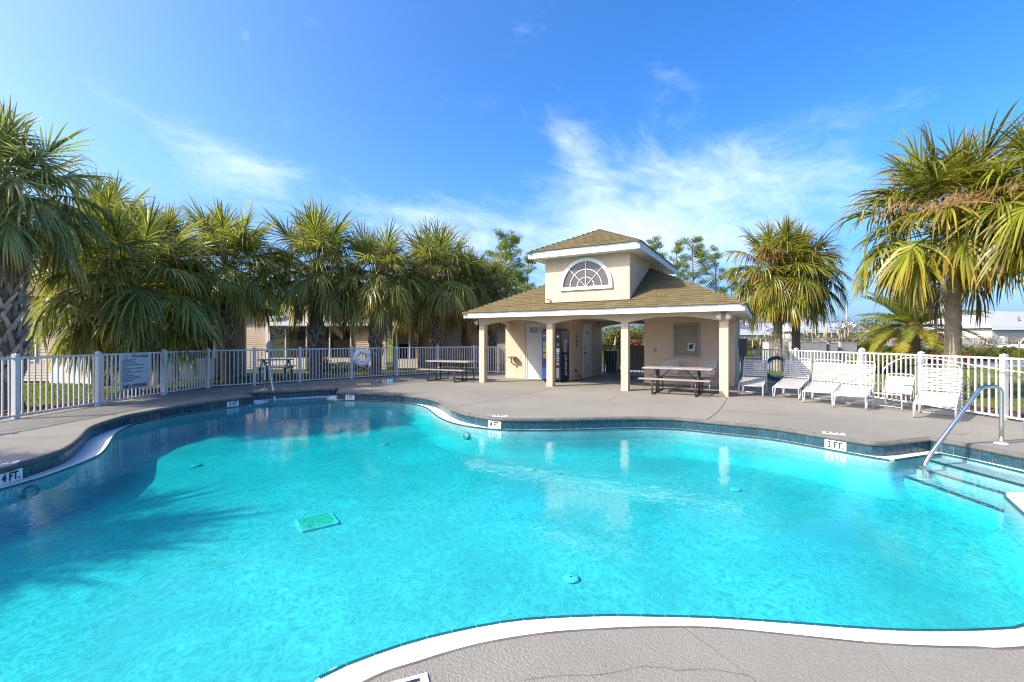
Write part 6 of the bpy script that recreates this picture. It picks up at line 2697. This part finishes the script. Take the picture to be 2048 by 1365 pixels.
# clipped hedges
o = thing('hedge', 'clipped yellow green hedge behind the right fence', 'hedge', (bx(1762, 20.5), 20.5, -.06))
hz0 = zy(702, 20.5)
cloud('foliage', [((i * .42 - 1.0, rg.uniform(-.1, .1), hz0 * .55), (.48, .55, hz0 * .52)) for i in range(6)], 5200, .05, 'bush_yellow', o, seed=77, elong=1.1)
MB().span((-1.0, -.3, 0), (1.1, .3, hz0 * .7)).build('twigs', 'bush', o)
o = thing('hedge', 'copper red hedge between date palm and the mossy palm trunk', 'hedge', (bx(1875, 24.0), 24.0, -.06))
hz1 = zy(701, 24.0)
cloud('foliage', [((i * .5 - 1.5, 0, hz1 * .5), (.5, .5, hz1 * .5)) for i in range(7)], 3000, .055, 'bush_red', o, seed=78, elong=1.1)
# flowers and dark low hedge on the left lawn
bush('shrub', 'low dark hedge with red flowers before the screened porch', 672, 21.5, 722, 1.9, 'bush', 2600, .05, seed=450, cat='hedge')
o = thing('flower_bush', 'small bush with red flowers at the corner of the porch wall', 'flower bush', (bx(648, 21.0), 21.0, -.06))
cloud('foliage', [((0, 0, .35), (.35, .3, .38))], 500, .045, 'bush', o, seed=5)
cloud('flowers', [((0, -.1, .5), (.38, .3, .3))], 90, .035, 'pot_red', o, seed=6, elong=.9)


def grass_clump(px, Y, h, w, label, seed, plumes=0, mat='tall_grass'):
    rg = random.Random(seed)
    o = thing('ornamental_grass', label, 'ornamental grass', (bx(px, Y), Y, -.06), 0, 'clumps of tall grass beyond the road')
    V, Fc, sh = [], [], []
    for i in range(420):
        a = rg.uniform(0, 6.28)
        r_ = w * .55 * sqrt(rg.random())
        x0, y0 = cos(a) * r_, sin(a) * r_
        L = h * rg.uniform(.6, 1.1)
        ln = rg.uniform(.15, .6)
        mx, my = x0 + cos(a) * L * ln * .35, y0 + sin(a) * L * ln * .35
        ex, ey = x0 + cos(a) * L * ln, y0 + sin(a) * L * ln
        s_ = rg.uniform(.006, .012)
        px_, py_ = -sin(a) * s_, cos(a) * s_
        b = len(V)
        V += [(x0 - px_, y0 - py_, 0), (x0 + px_, y0 + py_, 0), (mx - px_, my - py_, L * .65), (mx + px_, my + py_, L * .65), (ex, ey, L * (.95 - ln * .5))]
        q = rg.random()
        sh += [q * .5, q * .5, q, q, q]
        Fc += [(b, b + 1, b + 3, b + 2), (b + 2, b + 3, b + 4)]
    me = bpy.data.meshes.new('leaves')
    me.from_pydata(V, [], Fc)
    attr(me, 'shade', sh)
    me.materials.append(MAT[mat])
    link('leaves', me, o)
    pm = MB().lathe((0, 0, 0), [(.012, 0), (.06, .12), (.055, .3), (.03, .5), (.006, .62)], 6).mesh('plume', 'plume')
    for i in range(plumes):
        a = rg.uniform(0, 6.28)
        r_ = w * rg.uniform(.1, .7)
        hh = h * rg.uniform(.85, 1.1)
        MB().tube([(cos(a) * r_ * .3, sin(a) * r_ * .3, 0), (cos(a) * r_, sin(a) * r_, hh)], .007, 4).build('stalk', 'plume', o)
        link('plume', pm, o, (cos(a) * r_, sin(a) * r_, hh - .05), (rg.uniform(-.15, .15), rg.uniform(-.15, .15), 0), rg.uniform(.8, 1.2))


gl_ = [(1490, 31, .9, 1.0, 0), (1510, 32, 1.1, 1.1, 4), (1532, 34, 1.6, 1.2, 7), (1590, 34, 1.7, 1.1, 7), (1627, 33.5, 1.7, 1.1, 7), (1655, 34.5, 1.7, 1.2, 7), (1685, 33.5, 1.7, 1.2, 6), (1720, 33, 1.0, 1.3, 0), (1760, 32.5, 1.1, 1.4, 0),
       (1800, 32, .9, 1.3, 0), (1855, 33, 1.2, 1.2, 3), (1885, 33.5, 1.2, 1.2, 3), (1935, 32, .9, 1.3, 0), (1962, 33, 1.2, 1.2, 6), (1990, 32, .8, 1.2, 0), (2040, 33, 1.1, 1.1, 2), (1235, 27, 1.0, .9, 0), (1214, 27.5, 1.1, .9, 1), (1282, 27, 1.0, .9, 0)]
where = ['beside the clubhouse eave', 'left of the twin palms', 'just left of the twin palm trunks', 'just right of the twin palm trunks', 'behind the beige cabinets at their left end', 'behind the middle of the beige cabinets', 'behind the single beige cabinet',
         'right of the beige cabinets', 'left of the yellow hedge top', 'before the date palm trunk', 'right of the date palm trunk', 'left of the mossy palm trunk', 'right of the mossy palm trunk', 'two steps left of the pickup', 'right before the pickup bonnet', 'behind the pickup',
         'seen through the gate bars', 'behind the wheeled bin', 'seen right of the solid gate leaf']
for i, ((px, Y, h, w, pl), wh) in enumerate(zip(gl_, where)):
    grass_clump(px, Y, h, w, ('plumed tall grass ' if pl else 'clump of tall green grass ') + wh, 500 + i, pl)

# utility cabinets
cg = 'beige utility cabinets by the road'
for lab, p0, p1, py0, Y, dp in (('beige utility cabinet left of the twin palm trunks', 1531, 1552, 685.5, 28.6, .7), ('wide beige utility cabinet with four doors right of the twin palms', 1585, 1645, 685.5, 28.2, .8),
                                ('dark sided beige cabinet joined to the wide one', 1648, 1667, 686.5, 28.3, .8), ('single beige utility cabinet apart on the right', 1672, 1705, 685.5, 28.6, .8)):
    x0, x1 = bx(p0, Y), bx(p1, Y)
    o = thing('utility_cabinet', lab, 'utility cabinet', ((x0 + x1) / 2, Y, -.06), 0, cg)
    w, h = x1 - x0, zy(py0, Y) + .06
    bevel(MB().span((-w / 2, -dp / 2, .1), (w / 2, dp / 2, h)).build('body', 'cabinet', o), .015)
    MB().span((-w / 2 - .04, -dp / 2 - .04, -.02), (w / 2 + .04, dp / 2 + .04, .099)).build('plinth', 'grey_metal', o)
    MB().span((-w / 2 - .015, -dp / 2 - .02, h + .001), (w / 2 + .015, dp / 2 + .02, h + .04)).build('lid', 'cabinet', o)
    nd = 4 if w > 1.5 else 1
    for k in range(nd):
        a = -w / 2 + .03 + (w - .06) * k / nd
        b = -w / 2 + .03 + (w - .06) * (k + 1) / nd
        d_ = MB().span((a + .012, -dp / 2 - .014, .16), (b - .012, -dp / 2 - .001, h - .05)).build('door', 'cabinet', o)
        MB().span((b - .10, -dp / 2 - .035, h * .5), (b - .06, -dp / 2 - .015, h * .5 + .14)).build('handle', 'grey_dark', d_)
# low pink wall and blue lidded things by the road
o = thing('low_wall', 'low pink block wall beyond the fence behind the loungers', 'wall', (bx(1655, 17.5), 17.5, -.06), -.1)
for r_ in range(3):
    for k in range(6):
        MB().box((-1.0 + k * .405 + (.2 if r_ % 2 else 0), 0, .10 + r_ * .205), (.395, .2, .195)).build('block', 'brick_pink', o)
for lab, px, mt in (('small blue valve box beyond the fence', 1690, 'blue'), ('second blue valve box nearer the date palm', 1712, 'blue')):
    o = thing('valve_box', lab, 'valve box', (bx(px, 19.0), 19.0, -.06))
    MB().box((0, 0, .2), (.32, .3, .4)).build('body', mt, o)
    bevel(MB().box((0, 0, .425), (.36, .34, .045)).build('lid', mt, o), .01)
o = thing('wrapped_parasol', 'closed white parasol standing behind the fence', 'parasol', (bx(1724, 11.9), 11.9, 0))
MB().lathe((0, 0, 0), [(.03, 0), (.03, .35), (.10, .36), (.15, .55), (.13, .9), (.10, 1.15), (.06, 1.28), (.02, 1.3)], 9, smooth=False).build('canopy', 'white_paint', o)

# white masonry wall and white roofed houses far right
o = thing('boundary_wall', 'long white masonry wall beyond the shrubs', 'wall', (0, 0, 0))
for k in range(8):
    xa_ = 14 + k * 7.0
    MB().span((xa_, 44, -.05), (xa_ + 6.9, 44.25, 1.62)).build('panel', 'white_wall', o)
    MB().span((xa_ + 6.75, 43.92, -.05), (xa_ + 7.15, 44.33, 1.75)).build('pier', 'white_wall', o)


def house(label, p0, p1, eave_py, ridge_py, Y, gable=False, hip=.5, group='white roofed houses beyond the wall'):
    x0, x1 = bx(p0, Y), bx(p1, Y)
    o = thing('house', label, 'house', ((x0 + x1) / 2, Y, -.06), 0, group)
    w = x1 - x0
    ze_, zr = zy(eave_py, Y), zy(ridge_py, Y)
    dp = 8.0
    MB().span((-w / 2 + .4, .4, 0), (w / 2 - .4, dp - .4, ze_)).build('wall', 'white_wall', o)
    hx = w / 2 * hip
    m = MB()
    if gable:
        m.add([(-w / 2, 0, ze_), (w / 2, 0, ze_), (w / 2, dp, ze_), (-w / 2, dp, ze_), (0, 0, zr), (0, dp, zr)], [(0, 4, 5, 3), (1, 2, 5, 4), (0, 1, 4), (2, 3, 5), (3, 2, 1, 0)])
        g = MB().add([(-w / 2 + .9, -.03, ze_ + .2), (w / 2 - .9, -.03, ze_ + .2), (0, -.03, zr - .35), (-w / 2 + .9, -.001, ze_ + .2), (w / 2 - .9, -.001, ze_ + .2), (0, -.001, zr - .35)], [(0, 1, 2), (5, 4, 3), (0, 3, 4, 1), (1, 4, 5, 2), (2, 5, 3, 0)])
        g.build('gable', 'siding', o)
        MB().lathe((0, -.05, ze_ + (zr - ze_) * .5), [(.3, -.02), (.3, .02)], 14, axis='Y').build('vent', 'white_paint', o)
    else:
        m.add([(-w / 2, 0, ze_), (w / 2, 0, ze_), (w / 2, dp, ze_), (-w / 2, dp, ze_), (-hx, dp / 2, zr), (hx, dp / 2, zr)], [(0, 1, 5, 4), (1, 2, 5), (2, 3, 4, 5), (3, 0, 4), (3, 2, 1, 0)])
    m.build('roof', 'white_roof', o)
    MB().span((-w / 2 - .02, -.05, ze_ - .22), (w / 2 + .02, -.002, ze_ - .02)).build('fascia', 'trim_paint', o)
    MB().lathe((-w * .18, 1.6, ze_ + (zr - ze_) * .45), [(.09, -.3), (.09, .35)], 8).build('roof_vent', 'grey_dark', o)
    window(o, -w * .2, -w * .08, ze_ - 1.7, ze_ - .7, .38)
    window(o, w * .15, w * .27, ze_ - 1.7, ze_ - .7, .38)
    return o


house('white hip roofed house directly right of the clubhouse eave', 1440, 1545, 666, 641, 58, hip=.25)
house('white roofed house behind the twin palm trunks', 1500, 1640, 662, 643.5, 70, hip=.7)
house('white house with a tall pointed roof right of the twin palms', 1590, 1710, 662, 630, 56, hip=.06)
house('small white house with a tan gable right of the tall pointed roof', 1680, 1738, 661, 644, 62, gable=True)
house('wide white roofed house behind the date palm and mossy trunk', 1915, 2130, 660, 618, 58, hip=.5)
house('pink walled white roofed house at the right picture edge', 1985, 2250, 655, 618, 50, hip=.55)

# street lamp
Y = 52
o = thing('street_lamp', 'thin grey street lamp rising between the white roofs', 'street lamp', (bx(1693, Y), Y, -.06))
hL = zy(612.5, Y)
MB().tube([(0, 0, 0), (0, 0, hL)], [.10, .06], 8).build('pole', 'grey_metal', o)
MB().tube([(0, 0, hL - .05), (-.12, 0, hL - .02), (-.35, 0, hL - .0)], .03, 6).build('arm', 'grey_metal', o)
MB().box((-.42, 0, hL - .02), (.3, .16, .07)).build('lamp_head', 'grey_metal', o)
# parked pickup: only its front shows
o = thing('pickup_truck', 'white pickup truck parked at the right picture edge, front in view', 'pickup truck', (bx(2020, 36.5), 36.5, -.06), radians(4))
K = zy(691, 36.5) + .06
prof = [(0.0, .45), (.04, K * .82), (.22, K * .97), (1.1, K * 1.03), (2.0, K * 1.05), (2.5, K * 1.62), (3.6, K * 1.66), (3.9, K * 1.08), (5.6, K * 1.08), (5.62, .5)]
m = MB()
m.prism([(x, z) for x, z in prof], -.95, .95, 'Y')
bevel(m.build('body', 'white_paint', o), .05, 3)
m = MB()
m.span((-.04, -.55, .62), (-.001, .55, K * .80))
for k in range(3):
    m.span((-.06, -.52, .68 + k * .14), (-.041, .52, .73 + k * .14))
m.build('grille', 'grey_dark', o)
MB().span((-.10, -.95, .38), (.06, .95, .61)).build('bumper', 'grey_metal', o)
for s in (-1, 1):
    h_ = MB().span((-.05, s * .75 - .18, .68), (.10, s * .75 + .20, K * .80)).build('headlight', 'grey_metal', o)
    MB().span((-.056, s * .75 - .1, .70), (.04, s * .75 + .15, .78)).build('indicator', 'btn_orange', h_)
    for x in (.95, 4.5):
        w_ = MB().lathe((x, s * .86, .38), [(.20, -.11), (.38, -.11), (.39, -.06), (.39, .06), (.38, .11), (.20, .11)], 20, axis='Y').build('wheel', 'black', o)
        MB().lathe((x, s * .86, .38), [(.2, -.115), (.21, .115)], 14, axis='Y').build('rim', 'grey_metal', w_)
MB().add([(2.05, -.85, K * 1.07), (2.05, .85, K * 1.07), (2.48, .80, K * 1.58), (2.48, -.80, K * 1.58), (2.03, -.85, K * 1.09), (2.03, .85, K * 1.09), (2.46, .80, K * 1.6), (2.46, -.80, K * 1.6)], [(0, 1, 2, 3), (7, 6, 5, 4), (0, 4, 5, 1), (2, 6, 7, 3)]).build('windscreen', 'glass', o)

# far wood on the horizon
rg = random.Random(31)
parts = []
for i in range(240):
    x = rg.uniform(-160, 220)
    y = rg.uniform(105, 150)
    s = rg.uniform(2.2, 4.5)
    parts.append(((x, y, s * .7 + rg.uniform(0, 1.2)), (s * 1.3, s * 1.1, s * .9)))
w_ = cloud('far_woods', parts, 26000, .42, 'bush_olive', None, seed=8, elong=1.1)
tag(w_, kind='stuff')
